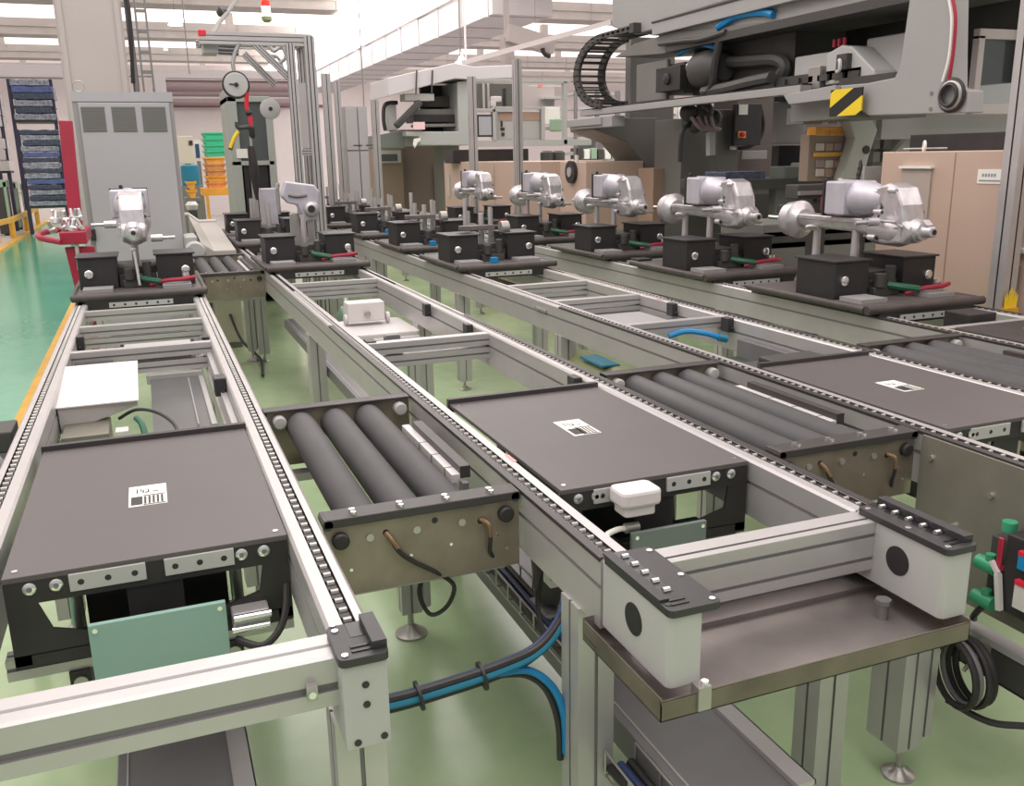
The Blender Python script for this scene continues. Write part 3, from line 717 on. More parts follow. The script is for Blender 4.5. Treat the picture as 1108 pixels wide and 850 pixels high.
mb = MB(); mb.box(-.54,-.50,2.5,3.1,.66,.70); mb.build('arm','aluminium_dark',t)
t = thing('stopper_unit', (-.25,4.05,.66), 'dark stopper unit with bolts between the rails behind the white sloping box', 'stopper')
mb = MB(); mb.box(-.34,-.19,4.0,4.12,.66,.80); mb.build('body','black',t,bevel=.004)
mb = MB(); mb.box(-.31,-.22,3.985,4.0,.73,.77); mb.cyl((-.30,3.985,.75),(-.30,3.98,.75),.008,1,10); mb.cyl((-.23,3.985,.75),(-.23,3.98,.75),.008,1,10); mb.build('face_plate',['steel','chrome'],t)
mb = MB(); mb.tube([(-.27,4.3,.77),(-.2,4.33,.79),(-.16,4.3,.76)],.014); mb.build('air_hose','blue',t)
# long tray at back of lane A
t = thing('filter_tray', (-.02,4.25,.62), 'grey framed box with dark glass front set between the rails behind the sloping box', 'tray')
mb = MB(); x0,x1=-.165,.145
mb.box(x0,x1,4.28,4.30,.70,.83); mb.box(x0,x0+.02,4.24,4.3,.72,.83); mb.box(x1-.02,x1,4.24,4.3,.72,.83); mb.box(x0,x1,4.24,4.28,.815,.83); mb.box(x0,x1,4.24,4.28,.715,.735); mb.build('frame','aluminium',t,bevel=.002)
mb = MB(); mb.box(x0+.02,x1-.02,4.265,4.28,.735,.815); mb.build('window','sheet_dark',t)
# white unit in lane B
t = thing('scanner_unit', (1.12,5.2,.62), 'white scanner box with a round knob on a white base between the rails', 'scanner')
mb = MB(); mb.box(1.02,1.235,5.18,5.30,.69,.80); mb.build('housing','white_plastic',t,bevel=.006)
mb = MB(); mb.lathe((1.13,5.18,.735),(0,-1,0),[(0,.018),(.02,.018),(.024,.008)],0,14); mb.build('knob','steel',t)
mb = MB(); mb.prism(rrect(.99,1.37,4.9,5.4,.03),'Z',.62,.665); mb.box(1.0,1.36,4.88,4.9,.56,.64); mb.build('base','white_paint',t,bevel=.008)
for x in (1.005,1.25):
    mb = MB(); mb.cyl((x,5.23,.70),(x-.0+.02,5.23,.70),.03,0,14); mb.build('side_cap','white_plastic',t)
t = thing('green_hump', (1.15,5.55,.62), 'green rubber hood lying behind the white scanner box', 'hood'); 
mb = MB(); mb.lathe((1.03,5.55,.66),(1,0,0),[(0,.03),(.02,.07),(.17,.08),(.2,.04)],0,16); mb.build('hood','green_hood',t)
t['label']='dull green rubber hood lying behind the white scanner box'; t.name='rubber_hood'
t = thing('limit_switch', (.98,3.93,.72), 'black and grey limit switch box at the rail beside the near cross beam', 'switch')
mb = MB(); mb.box(.92,1.0,3.88,3.96,.72,.80); mb.build('body','black_plastic',t,bevel=.006)
mb = MB(); mb.prism(rrect(.925,.995,.785,.845,.012),'Y',3.90,3.935); mb.build('cap','aluminium_dark',t,bevel=.003)
# frames below lane B
t = thing('sub_frame', (1.1,5.0,0), 'aluminium sub frame of posts standing under the white scanner box', 'frame')
for x in (1.0,1.33):
    mb = MB(); post(mb,x,4.95,.06,.06,.0,.60); mb.build('post',['aluminium','slot'],t)
mb = MB(); profile(mb,'X',.97,1.36,4.92,4.98,.52,.58,[('l',.55)],0,1); mb.build('rail',['aluminium','slot'],t)
# lane C contents
t = thing('blue_hose', (2.35,3.62,.74), 'bright blue hose end lying in the third conveyor beside a dark tray', 'hose')
mb = MB(); mb.tube([(2.22,3.66,.77),(2.30,3.64,.79),(2.38,3.60,.78),(2.44,3.58,.76)],.013); mb.build('tube','blue',t)
mb = MB(); mb.cyl((2.44,3.58,.76),(2.48,3.57,.75),.018,0,12); mb.build('fitting','teal_blue',t)
t = thing('belt_tray', (2.3,3.1,.66), 'dark green tray sunk between the rails ahead of the right lift table', 'tray')
mb = MB(); mb.box(2.03,2.52,2.76,3.5,.66,.68); mb.build('base','green_black',t)
for xx in (2.03,2.49):
    mb = MB(); mb.box(xx,xx+.03,2.76,3.5,.68,.76); mb.build('side','aluminium_dark',t)
mb = MB(); mb.box(2.12,2.5,2.78,2.98,.68,.79); mb.box(2.2,2.45,2.80,2.95,.79,.815); mb.build('head_block','machine_dark',t,bevel=.005)
t = thing('bottom_box', (2.3,4.8,.60), 'grey motor housing lying between the third conveyor rails', 'motor')
mb = MB(); mb.box(2.2,2.48,4.0,4.4,.62,.76); mb.build('housing','machine_grey',t,bevel=.006)
mb = MB(); mb.lathe((2.15,4.75,.70),(1,0,0),[(0,.05),(.02,.07),(.2,.07),(.24,.04)],0,16); mb.build('motor_body','machine_grey',t); t.name='motor_housing'
mb = MB(); mb.box(2.14,2.2,4.05,4.3,.66,.74); mb.build('terminal_box','cap_grey',t,bevel=.004)
t = thing('yellow_hood', (1.9,4.4,.45), 'olive curved hood with a teal patch under the third conveyor', 'hood'); t.name='curved_hood'
mb = MB(); mb.lathe((2.06,3.7,.50),(0,1,0),[(0,.05),(.04,.10),(.7,.10),(.74,.06)],0,20); mb.build('hood','olive',t)
mb = MB(); mb.cbox((2.03,4.0,.602),(.10,.25,.012)); mb.build('patch','teal_blue',t,bevel=.004)
# posts below C
# C end: side panel, valve manifold, hose coil
t = thing('machine_shield', (1.93,1.4,.42), 'tall stainless shield plate hung under the third conveyor rail at the right', 'panel')
mb = MB(); mb.box(1.932,1.940,1.0,1.84,.42,.835); mb.build('sheet','stainless_dull',t)
mb = MB(); mb.cyl((1.932,1.80,.78),(1.925,1.80,.78),.008,0,10); mb.cyl((1.932,1.6,.74),(1.925,1.6,.74),.008,0,10); mb.cyl((1.932,1.7,.62),(1.925,1.7,.62),.008,0,10); mb.build('screw','chrome',t)
mb = MB(); mb.box(1.918,1.932,1.745,1.835,.43,.60); mb.build('riser_plate','aluminium_dark',t,bevel=.004)
t = thing('valve_manifold', (1.87,1.35,.50), 'black valve manifold with green push fittings at the right edge', 'valve manifold')
mb = MB(); mb.box(1.85,1.93,1.10,1.475,.50,.70); mb.build('block','black',t,bevel=.004)
mb = MB(); mb.box(1.89,1.931,1.475,1.55,.49,.66); mb.build('end_block','machine_dark',t,bevel=.003)
for z_ in (.60,.505):
    mb = MB(); mb.cyl((1.865,1.56,z_-.01),(1.865,1.50,z_-.01),.019,0,14); mb.cyl((1.865,1.525,z_-.01),(1.865,1.525,z_+.022),.012,0,12); mb.build('push_fitting','green_mid',t)
mb = MB(); mb.box(1.842,1.85,1.478,1.492,.59,.685); mb.cyl((1.85,1.485,.60),(1.88,1.485,.60),.008,0,8); mb.build('red_lever','red',t,bevel=.003)
mb = MB(); mb.beam((1.838,1.478,.595),(1.838,1.462,.505),.014,.012); mb.beam((1.838,1.50,.62),(1.838,1.478,.595),.01,.01); mb.build('white_lever','white_paint',t)
for k in range(4):
    mb = MB(); y_=1.43-.055*k; mb.box(1.838,1.85,y_-.038,y_,.53,.59,0); mb.box(1.836,1.85,y_-.038,y_,.59,.602,1); mb.build('solenoid',['white_paint','bright_red'],t); mb = MB(); mb.box(1.838,1.85,y_-.038,y_,.63,.665,2); mb.box(1.836,1.85,y_-.038,y_,.665,.675,1); mb.build('solenoid',['white_paint','bright_red','blue'],t)
for yy in (1.50,1.40):
    mb = MB(); mb.cyl((1.885,yy,.69),(1.885,yy,.715),.018,0,14); mb.build('fitting','green_mid',t)
mb = MB(); mb.tube([(1.865,1.52,.49),(1.86,1.54,.46),(1.87,1.56,.43),(1.90,1.58,.41)],.008); mb.build('hose','black',t)
t = thing('hose_coil', (1.85,1.52,.20), 'coil of black hose hanging low beside the aluminium post at the right', 'hose coil')
for k in range(4):
    mb = MB(); c = Vector((1.80+.018*k,1.535-.004*k,.30)); R_ = .088-.006*(k%2)
    mb.tube([c+Vector((.25*R_*math.cos(a),R_*math.cos(a)*.97,R_*math.sin(a)*.95)) for a in [2*PI*i/18 for i in range(19)]],.009 if k!=1 else .007,0,8,True,2); mb.build('loop',['black','aluminium_dark','black','black'][k],t)
mb = MB(); mb.tube([(1.80,1.55,.215),(1.84,1.45,.20),(1.92,1.36,.215),(2.05,1.2,.2)],.009); mb.build('tail','black',t)
mb = MB(); mb.cyl((1.83,1.535,.30),(1.9,1.535,.36),.006,0,8); mb.box(1.885,1.90,1.52,1.55,.34,.37); mb.build('hook','steel',t)
t = thing('base_tray', (1.95,1.5,.32), 'dark low cable trough behind the hose coil at the right edge', 'trough')
mb = MB(); mb.box(1.90,2.1,.9,1.9,.27,.275); mb.box(1.90,1.905,.9,1.9,.27,.362); mb.build('trough','machine_dark',t)
mb = MB(); mb.box(1.895,1.94,.9,1.9,.362,.38); mb.build('rim','aluminium',t)
mb = MB(); mb.box(1.98,2.02,1.0,1.04,0,.27); mb.box(1.98,2.02,1.8,1.84,0,.27); mb.build('stand','aluminium_dark',t)
# second aluminium leg group between B and C
t = thing('support_post', (1.70,1.62,0), 'wide aluminium post standing right of the drip tray', 'post')
mb = MB(); post(mb,1.68,1.60,.075,.11,.10,.655,0,1); mb.build('profile',['aluminium','slot'],t)
mb = MB(); post(mb,1.755,1.60,.05,.06,.10,.655,0,1); mb.build('profile',['aluminium','slot'],t)
mb = MB(); foot(mb,1.69,1.58,.11); mb.build('levelling_foot','steel',t)
mb = MB(); mb.box(1.64,1.785,1.54,1.66,.655,.662); mb.build('top_plate','aluminium',t)
# ------------------------------------------------------------------ fixture pallets
GF = 'black fixture pallets riding on the conveyors'
def fixture(cx, Y0, label, rods=False, handle=False, tools=True):
    t = thing('fixture_pallet', (cx, Y0+.46, .855), label, 'fixture', GF)
    X0, X1 = cx-.35, cx+.35
    mb = MB(); mb.box(X0, X1, Y0, Y0+.93, .857, .885); mb.build('base_plate', 'plate_dark', t, bevel=.005)
    mb = MB(); mb.tube([(X0,Y0+.93,.872),(X0,Y0+.02,.872)],.019,0,10,False); mb.tube([(X0-.01,Y0,.872),(X1+.012,Y0,.872)],.021,0,10,False); mb.tube([(X1,Y0+.93,.872),(X1,Y0+.02,.872)],.019,0,10,False); mb.build('edge_bumper', 'bumper', t)
    mb = MB(); mb.box(X0+.06,X1-.06,Y0-.012,Y0-.002,.80,.856); mb.build('front_apron','black',t)
    mb = MB(); mb.box(cx-.17,cx+.17,Y0-.018,Y0-.012,.812,.84,0)
    for k in range(6): mb.cyl((cx-.145+.058*k,Y0-.0185,.826),(cx-.145+.058*k,Y0-.012,.826),.007,1,10)
    mb.build('bracket',['cap_grey','black'],t)
    for s in (-1, 1):
        xa, xb = (cx-.325, cx-.115) if s < 0 else (cx+.105, cx+.315)
        mb = MB(); mb.box(xa, xb, Y0+.27, Y0+.56, .885, 1.065); b = mb.build('clamp_block', 'black', t, bevel=.004)
        mb = MB(); xk = xa+.055 if s < 0 else xb-.05; mb.lathe((xk, Y0+.27, .975),(0,-1,0),[(0,.024),(.012,.024),(.016,.018),(.0161,.008)],0,18); mb.build('knob','chrome',b)
        mb = MB(); mb.box(xa-.012, xb+.012, Y0+.26, Y0+.57, 1.065, 1.075); mb.build('lid','black_plastic',b,bevel=.002)
        mb = MB(); mb.box(xa+.02,xb-.03,Y0+.10,Y0+.25,.885,.905); mb.build('spacer_plate','grey_label',t)
    mb = MB(); mb.box(cx-.11,cx+.10,Y0+.30,Y0+.62,.885,.96); mb.box(cx-.09,cx+.07,Y0+.25,Y0+.30,.885,.93); mb.cyl((cx-.05,Y0+.26,.93),(cx-.05,Y0+.26,1.0),.03,0,14); mb.cyl((cx+.05,Y0+.3,.93),(cx+.05,Y0+.3,1.03),.026,0,14); mb.box(cx-.16,cx+.2,Y0+.34,Y0+.74,.96,1.0); mb.build('centre_block','machine_dark',t,bevel=.004)
    if handle: mb = MB(); mb.cyl((cx,Y0+.22,.90),(cx-.01,Y0+.24,1.10),.010,0,10); mb.lathe((cx-.01,Y0+.24,1.10),(0,0,1),[(0,.012),(.006,.02),(.02,.02),(.028,.01)],0,14); mb.build('clamp_handle','chrome',t)
    if tools: mb = MB(); mb.tube([(cx+.06,Y0+.2,.90),(cx+.14,Y0+.16,.925),(cx+.24,Y0+.15,.93),(cx+.31,Y0+.17,.935)],.012,0); mb.tube([(cx+.0,Y0+.26,.94),(cx+.06,Y0+.2,.93),(cx+.12,Y0+.17,.92)],.018,1); mb.cyl((cx+.26,Y0+.2,.93),(cx+.26,Y0+.2,.96),.022,2,12); mb.build('hose',['red','green_dark','chrome'],t)
    for y in (Y0+.50, Y0+.80):
        mb = MB(); mb.lathe((cx-.01,y,.885),(0,0,1),[(0,.05),(.02,.05),(.03,.026),(.10,.022),(.32,.019)],0,14); mb.build('pillar','aluminium',t)
    if rods:
        for dx, y, h in ((-.09,Y0+.62,.42),(.06,Y0+.5,.36),(.14,Y0+.7,.34)):
            mb = MB(); mb.cyl((cx+dx,y,.96),(cx+dx,y,.885+h),.016,0,12); mb.build('upright_rod','aluminium',t)
        mb = MB(); mb.box(cx-.20,cx+.06,Y0+.40,Y0+.46,1.09,1.125,0); mb.cyl((cx+.10,Y0+.40,1.10),(cx+.16,Y0+.40,1.10),.05,1,14); mb.build('rest_bar',['cast_dark','steel'],t,bevel=.004)
        mb = MB(); mb.box(cx-.08,cx-.03,Y0+.10,Y0+.14,.885,.925); mb.build('blue_block','blue',t,bevel=.003)
    return t
GC = 'silver gearbox castings clamped on the fixtures'
def casting(cx, Y0, label, long=True):
    t = thing('gearbox_casting', (cx, Y0+.3, 1.20), label, 'gearbox casting', GC)
    def y(v): return Y0+v
    # gear housing
    mb = MB()
    poly = [(y(.27),1.38),(y(.25),1.425),(y(.18),1.44),(y(.11),1.42),(y(.065),1.34),(y(.05),1.265),(y(.01),1.24),(y(.01),1.19),(y(.06),1.155),(y(.20),1.145),(y(.27),1.17),(y(.29),1.23),(y(.23),1.275),(y(.20),1.32)]
    mb.prism(poly,'X',cx-.065,cx+.07); 
    h = mb.build('gear_housing','cast',t,bevel=.016)
    mb = MB(); mb.lathe((cx,y(.30),1.215),(0,-1,0),[(0,.055),(.02,.078),(.17,.082),(.21,.068),(.25,.055),(.29,.05)],0,22); mb.lathe((cx+.02,y(.3),1.36),(0,-1,0),[(0,.058),(.03,.062),(.10,.058),(.14,.04),(.16,.035)],0,20); mb.build('bearing_boss','cast',h)
    for a,b,c in ((-.055,.14,1.405),(-.07,.24,1.175),(.07,.10,1.30),(-.06,.22,1.30),(.065,.20,1.42),(-.05,.25,1.395)):
        mb = MB(); mb.cyl((cx+a,y(b)-.02,c),(cx+a,y(b)+.03,c),.016,0,10); mb.cyl((cx+a,y(b)-.03,c),(cx+a,y(b)-.02,c),.009,1,8); mb.build('mounting_lug',['cast','black'],h)
    mb = MB(); mb.box(cx-.075,cx-.04,y(.10),y(.26),1.252,1.264,0); mb.box(cx-.075,cx+.075,y(.06),y(.08),1.165,1.25,0); mb.beam((cx-.06,y(.10),1.27),(cx-.055,y(.17),1.41),.014,.014); mb.beam((cx-.06,y(.24),1.26),(cx-.055,y(.21),1.40),.014,.014); mb.beam((cx-.07,y(.05),1.24),(cx-.06,y(.26),1.20),.012,.012); mb.build('rib','cast',h,bevel=.003)
    # motor drum with square flange plate
    mb = MB(); mb.lathe((cx-.01,y(.58),1.36),(0,-1,0),[(0,.092),(.17,.09),(.24,.084),(.30,.07),(.36,.06)],0,22); mb.build('motor_drum','cast_lilac',t)
    mb = MB(); mb.box(cx-.115,cx+.10,y(.42),y(.565),1.275,1.445); mb.build('flange_plate','cast_lilac',t,bevel=.010)
    mb = MB(); mb.box(cx-.118,cx+.102,y(.565),y(.58),1.268,1.45); mb.build('gasket','black',t)
    mb = MB(); mb.box(cx-.06,cx+.06,y(.60),y(.66),1.28,1.36,0); mb.cyl((cx-.05,y(.62),1.36),(cx-.05,y(.62),1.47),.012,1,10); mb.cyl((cx+.04,y(.64),1.30),(cx+.04,y(.70),1.33),.03,0,12); mb.build('terminal',['red','black'],t,bevel=.006)
    # nose
    mb = MB(); mb.lathe((cx,y(.04),1.218),(0,-1,0),[(0,.058),(.03,.05),(.04,.044),(.055,.044),(.06,.030),(.11,.026),(.115,.018)],0,20); mb.cyl((cx,y(-.076),1.218),(cx,y(-.079),1.218),.013,1,12); mb.build('nose',['cast','black'],t)
    mb = MB(); mb.prism([(y(.03),1.24),(y(-.02),1.275),(y(-.05),1.25),(y(-.03),1.225)],'X',cx-.02,cx+.02); mb.build('bracket','cast',t,bevel=.003)
    # axle tube, rail flange and bell
    mb = MB(); mb.lathe((cx,y(.88),1.225),(0,-1,0),[(0,.04),(.25,.036),(.48,.04),(.58,.055)],0,18); mb.box(cx-.06,cx+.06,y(.34),y(.84),1.235,1.262); mb.build('axle_tube','cast',t,bevel=.006)
    mb = MB(); mb.lathe((cx,y(.98),1.225),(0,-1,0),[(-.02,.045),(0,.06),(.012,.095),(.09,.105),(.10,.085),(.13,.06)],0,24); mb.build('brake_bell','cast',t)
    mb = MB(); mb.lathe((cx,y(1.0),1.225),(0,1,0),[(0,.038),(.04,.034),(.042,.012),(.17,.011)],0,14); mb.build('axle_spindle','chrome',t)
    for s, z in ((-1,1.255),(1,1.165)):
        mb = MB(); mb.cyl((cx+s*.09,y(.2),z),(cx+s*.155,y(.2),z),.022,0,12); mb.cyl((cx+s*.155,y(.2),z),(cx+s*.225,y(.2),z),.010,0,10); mb.build('side_lever','cast',t)
    mb = MB(); mb.cbox((cx+.05,y(.34),1.17),(.03,.14,.012),0,(0,0,.4)); mb.lathe((cx-.06,y(.72),1.20),(-.3,-.3,-.9),[(0,.03),(.012,.032),(.016,.02)],0,14); mb.build('clamp_tab','white_paint',t)
    return t
A0 = 5.62; cAx, cBx, cCx, cDx = -.073, 1.097, 2.272, 3.44
fx = fixture(cAx, A0, 'black fixture pallet on the leftmost conveyor in front of the grey cabinet', False, True)
fd = fixture(cDx, 3.33, 'black fixture pallet nearest the tan cabinet on the rightmost conveyor, with green and red hose')
gc = casting(cAx, A0+.10, 'silver casting seen nose on in front of the grey cabinet')
def fdup(cx, Y0, label): return dup(fd, (cx-cDx, Y0-3.33, 0), label)
def cdup(cx, Y0, label): return dup(gc, (cx-cAx, Y0-A0, 0), label)
cdup(cDx, 3.33-.03, 'large silver casting nearest the tan cabinet, its long axle tube seen side on')
fdup(cDx, 4.68, 'black fixture pallet second nearest in the rightmost row of castings')
cdup(cDx, 4.68-.03, 'silver casting second nearest in the rightmost row, in front of the dark machine')
fdup(cDx, 6.02, 'black fixture pallet third nearest in the rightmost row of castings')
cdup(cDx, 6.02, 'lilac grey casting third nearest in the rightmost row, in front of the tan cabinet corner')
fdup(cDx, 7.5, 'black fixture pallet fourth in the rightmost row, before the tan box with a round disc')
cdup(cDx, 7.5, 'silver casting fourth in the rightmost row, beside the tan box with a round disc')
fdup(cDx, 9.3, 'black fixture pallet fifth in the rightmost row, before the wide tan cabinet')
cdup(cDx, 9.3, 'small far silver casting fifth in the rightmost row, between two aluminium fence posts')
f2 = fixture(cCx, 5.86, 'black fixture pallet nearest on the third conveyor, upright rods and a blue block', True, False, False)
dup(f2, (0, 1.47, 0), 'black fixture pallet second on the third conveyor, upright rods but no casting')
dup(f2, (0, 3.0, 0), 'black fixture pallet third on the third conveyor, left of the row of castings')
dup(f2, (0, 4.6, 0), 'black fixture pallet fourth on the third conveyor, in front of the brown panels')
dup(f2, (0, 6.4, 0), 'tiny black fixture pallet farthest back on the third conveyor')
fdup(cBx, 6.5, 'black fixture pallet nearest on the second conveyor, in front of the aluminium tool frame')
fdup(cBx, 8.55, 'black fixture pallet second on the second conveyor, left of the pale casting')
fdup(cBx-.0, 9.70, 'black fixture pallet farthest on the second conveyor, beside the orange crates')
# end sensor block beside D pallet
t = thing('stop_unit', (3.55,2.95,.80), 'black square stop unit at the right edge beside the rightmost conveyor', 'stop unit')
mb = MB(); mb.box(3.42,3.58,3.05,3.2,.74,.868); mb.build('body','black',t,bevel=.004)
mb = MB(); mb.cyl((3.585,3.06,.82),(3.60,3.06,.82),.008,0,10); mb.cyl((3.42,3.045,.80),(3.42,3.05,.80),.006,0,10); mb.build('screw','chrome',t)
t = thing('pallet_lifter', (3.5,2.5,.80), 'dark lift head with a white line at the far right edge', 'lift head')
mb = MB(); mb.box(3.22,3.71,1.9,2.95,.80,.846); mb.build('plate','plate_edge',t,bevel=.006)
mb = MB(); mb.box(3.45,3.47,1.9,2.8,.846,.848); mb.build('white_line','white_paint',t)
# small switch and cup on the D rail
t = thing('proximity_sensor', (3.17,5.5,.845), 'small black sensor block standing on the rail left of a white capped cup', 'sensor')
mb = MB(); mb.box(3.11,3.22,5.55,5.66,.86,.90); mb.cyl((3.14,5.6,.838),(3.14,5.6,.86),.006,0,8); mb.cyl((3.19,5.6,.838),(3.19,5.6,.86),.006,0,8); mb.build('body','black',t,bevel=.003)
t = thing('oil_cup', (3.17,5.3,.838), 'clear oil cup with a white cap standing on the rail', 'cup')
mb = MB(); mb.cyl((3.17,5.25,.838),(3.17,5.25,.92),.034,0,18); mb.build('cup_body','machine_dark',t)
mb = MB(); mb.lathe((3.17,5.25,.92),(0,0,1),[(0,.04),(.018,.04),(.022,.034)],0,18); mb.build('cap','white_plastic',t)
mb = MB(); mb.box(3.21,3.216,5.2,5.3,.838,.91); mb.build('bracket','steel',t)
# black cap on B fixture
# ------------------------------------------------------------------ left background
# grey cabinet
t = thing('control_cabinet', (-.06,9.0,0), 'tall pale grey control cabinet with three square vents and a black handle', 'cabinet')
Yc = 8.95; tl = aY(76,99,Yc); br = aY(199,275,Yc)
X0 = -.475; X1 = .335; ztop = tl.z
mb = MB(); mb.box(X0, X1, Yc, Yc+.45, .10, ztop); mb.build('body','cabinet_edge',t,bevel=.006)
mb = MB(); mb.box(X0+.045, X1-.035, Yc-.022, Yc, .14, ztop-.09); d_ = mb.build('door','cabinet_grey',t,bevel=.004)
mb = MB(); mb.box(X0, X1, Yc-.01, Yc, ztop-.08, ztop); mb.build('top_strip','cabinet_grey',t)
for px in (87,120,152.5):
    a = aY(px,115.5,Yc-.023); b = aY(px+29,142.5,Yc-.023)
    mb = MB(); mb.box(a.x,b.x,Yc-.026,Yc-.022,b.z,a.z)
    for k in range(9): z = b.z+(a.z-b.z)*(k+.5)/9; mb.box(a.x+.005,b.x-.005,Yc-.030,Yc-.026,z-.004,z+.004)
    mb.build('vent','vent',d_)
a = aY(97,248,Yc-.03)
mb = MB(); mb.box(a.x,a.x+.045,Yc-.05,Yc-.022,a.z-.10,a.z); mb.build('handle','black',d_,bevel=.004)
mb = MB(); mb.box(X0+.02,X1-.02,Yc+.02,Yc+.43,0,.10); mb.build('plinth','machine_dark',t)
mb = MB(); mb.tube([Vector((X0+.06+.045*math.cos(a_),Yc+.1,ztop+.05+.045*math.sin(a_))) for a_ in [2*PI*i/16 for i in range(17)]],.006,0,6,False); mb.build('lifting_eye','steel',t)
# red trolley with parts
t = thing('red_trolley', (-.72,7.5,0), 'dark red trolley with tall post and push handle left of the grey cabinet', 'trolley')
Yt = 7.6
a = aY(67,131,8.3); b = aY(84,250,8.3)
mb = MB(); mb.beam((aY(71,131,8.5)), (aY(84,262,8.4)), .10, .06); mb.build('tall_post','red',t,bevel=.004)
p0 = aY(43,252,7.6); p1 = aY(92,250,7.6)
mb = MB(); mb.box(aY(64,250,7.6).x, aY(93,250,7.6).x, 7.55, 8.3, p1.z-.09, p1.z); mb.build('tray','red',t,bevel=.006)
mb = MB(); h0 = aY(66,258,7.7); mb.tube([aY(66,248,8.2),aY(46,252,7.9),aY(43,257,7.6),aY(66,262,7.5)],.022); mb.build('push_handle','red',t)
mb = MB(); q = aY(70,268,7.6); mb.prism([(q.x,q.z),(q.x+.2,q.z),(q.x+.22,.02),(q.x+.10,.02)],'Y',7.6,7.66); mb.box(q.x+.06,q.x+.26,7.66,8.2,.10,.16); mb.build('front_panel','red',t,bevel=.004)
mb = MB(); mb.cyl(aY(82,258,7.58),aY(86,292,7.58),.014); mb.build('pale_rod','concrete_pink',t)
for yy in (7.7,8.1):
    mb = MB(); mb.cyl((q.x+.14,yy,.05),(q.x+.18,yy,.05),.05,0,16); mb.build('wheel','black',t)
# heap of small metal parts in trolley tray
for k in range(14):
    c = aY(62+random.random()*27, 0, 7.9); zz = p1.z+.03+.05*random.random()
    mb = MB(); x = aY(56+k*2.5,240,7.75).x; yy = 7.62+.4*random.random(); r = .022+.012*random.random()
    mb.lathe((x,yy,p1.z+(.0 if k%2 else .06)),(random.uniform(-.4,.4),random.uniform(-.4,.4),1),[(0,r),(.03,r*1.1),(.04,r*.6),(.09,r*.5),(.095,r*.3)],0,12)
    o = mb.build('cast_part',['chrome','steel','cast'][k%3],None,origin=(x,yy,p1.z)); tag(o,'small shiny metal part heaped on the red trolley','metal part','metal parts on the red trolley')
# racks of wrapped packs at far left
def rack(px0, px1, py0, py1, Y, label, n, glabel, gname):
    a = aY(px0,py0,Y); b = aY(px1,py1,Y)
    t = thing('storage_rack', ((a.x+b.x)/2,Y,.04), label, 'rack')
    for x in (a.x,b.x):
        mb = MB(); mb.box(x-.04,x+.04,Y+.05,Y+.15,.04,a.z); mb.build('upright','blue_black',t)
    mb = MB()
    lv = [b.z, b.z+(a.z-b.z)*.36, b.z+(a.z-b.z)*.68]
    for k, z in enumerate(lv):
        mb = MB(); mb.box(a.x,b.x,Y+.0,Y+1.1,z-.05,z); mb.build('shelf','machine_dark',t)
    for k in range(n):
        z0 = b.z+(a.z-b.z)*k/n; z1 = b.z+(a.z-b.z)*(k+1.0)/n
        w0 = a.x+.02+.06*random.random(); w1 = b.x+.05-.10*random.random()
        mb = MB(); N=10
        prof = []
        for i in range(N+1): prof.append((w0+(w1-w0)*i/N, z1-.05*random.random()*(z1-z0)*3))
        poly = [(w0,z0+.004),(w1,z0+.004)]+[(x,z) for x,z in reversed(prof)]
        mb.prism(poly,'Y',Y-.05,Y+.9); 
        o = mb.build('wrapped_pack', ['film','film_dark','film','film_dark','film_blue'][k%5], None, bevel=.02, origin=((w0+w1)/2,Y,z0))
        tag(o, glabel, 'pack', gname)
    return t

rack(8,60,85,130,27,'upper bay of the storage rack against the far left wall',6,'dark film wrapped pack in the upper left storage rack','film wrapped packs, upper bay')
rack(18,72,140,222,24,'storage rack of dark film wrapped packs left of the red post',14,'dark film wrapped pack in the rack left of the red post','film wrapped packs, lower bay')
rack(-14,9,100,185,25.5,'storage rack of white wrapped packs cut by the left edge',7,'pale film wrapped pack at the left picture edge','pale wrapped packs')
for o in bpy.data.objects:
    if o.get('group') == 'pale wrapped packs': o.data.materials[0] = M['white_paint']
# green bins + yellow guard rail
for i,(pa,pb,y) in enumerate(((-8,12,24.0),(13,22,26.0),(22,31,28.2))):
    a = aY(pa,197+i*1.5,y); b = aY(pb,240,y)
    t = thing('waste_bin', ((a.x+b.x)/2,y,.04), ['dark green bin at the left picture edge behind the yellow rail','dark green bin in the middle of three behind the yellow rail','dark green bin nearest the storage rack behind the yellow rail'][i], 'bin','green bins behind the yellow rail')
    mb = MB(); mb.box(a.x,b.x,y,y+.5,.08,a.z); mb.build('body','machine_dark' if i%2==0 else 'green_black',t,bevel=.01)
    mb = MB(); mb.box(a.x-.02,b.x+.02,y-.03,y+.53,a.z-.12,a.z+.04); mb.build('lid','sage',t,bevel=.01); mb = MB(); mb.box(b.x-.05,b.x+.01,y-.03,y,.1,a.z); mb.build('corner_strip','sage',t)
    mb = MB(); mb.cyl((a.x+.08,y+.1,.08),(b.x-.08,y+.1,.08),.045,0,12); mb.build('wheel','black',t)

t = thing('guard_rail', (-2.9,14,.04), 'low yellow guard rail along the far side of the green aisle', 'guard rail')
pts = [aY(-14,244,21), aY(12,238,23), aY(39,226,28.0)]
mb = MB()
for i in range(2): mb.beam(pts[i],pts[i+1],.09,.10)
mb.build('top_rail','yellow_paint',t)
for p in [pts[0].lerp(pts[1],.3), pts[1], pts[1].lerp(pts[2],.5), pts[2]]:
    mb = MB(); mb.cyl((p.x,p.y,.04),(p.x,p.y,p.z+.02),.06,0,12); mb.build('post','yellow_paint',t)
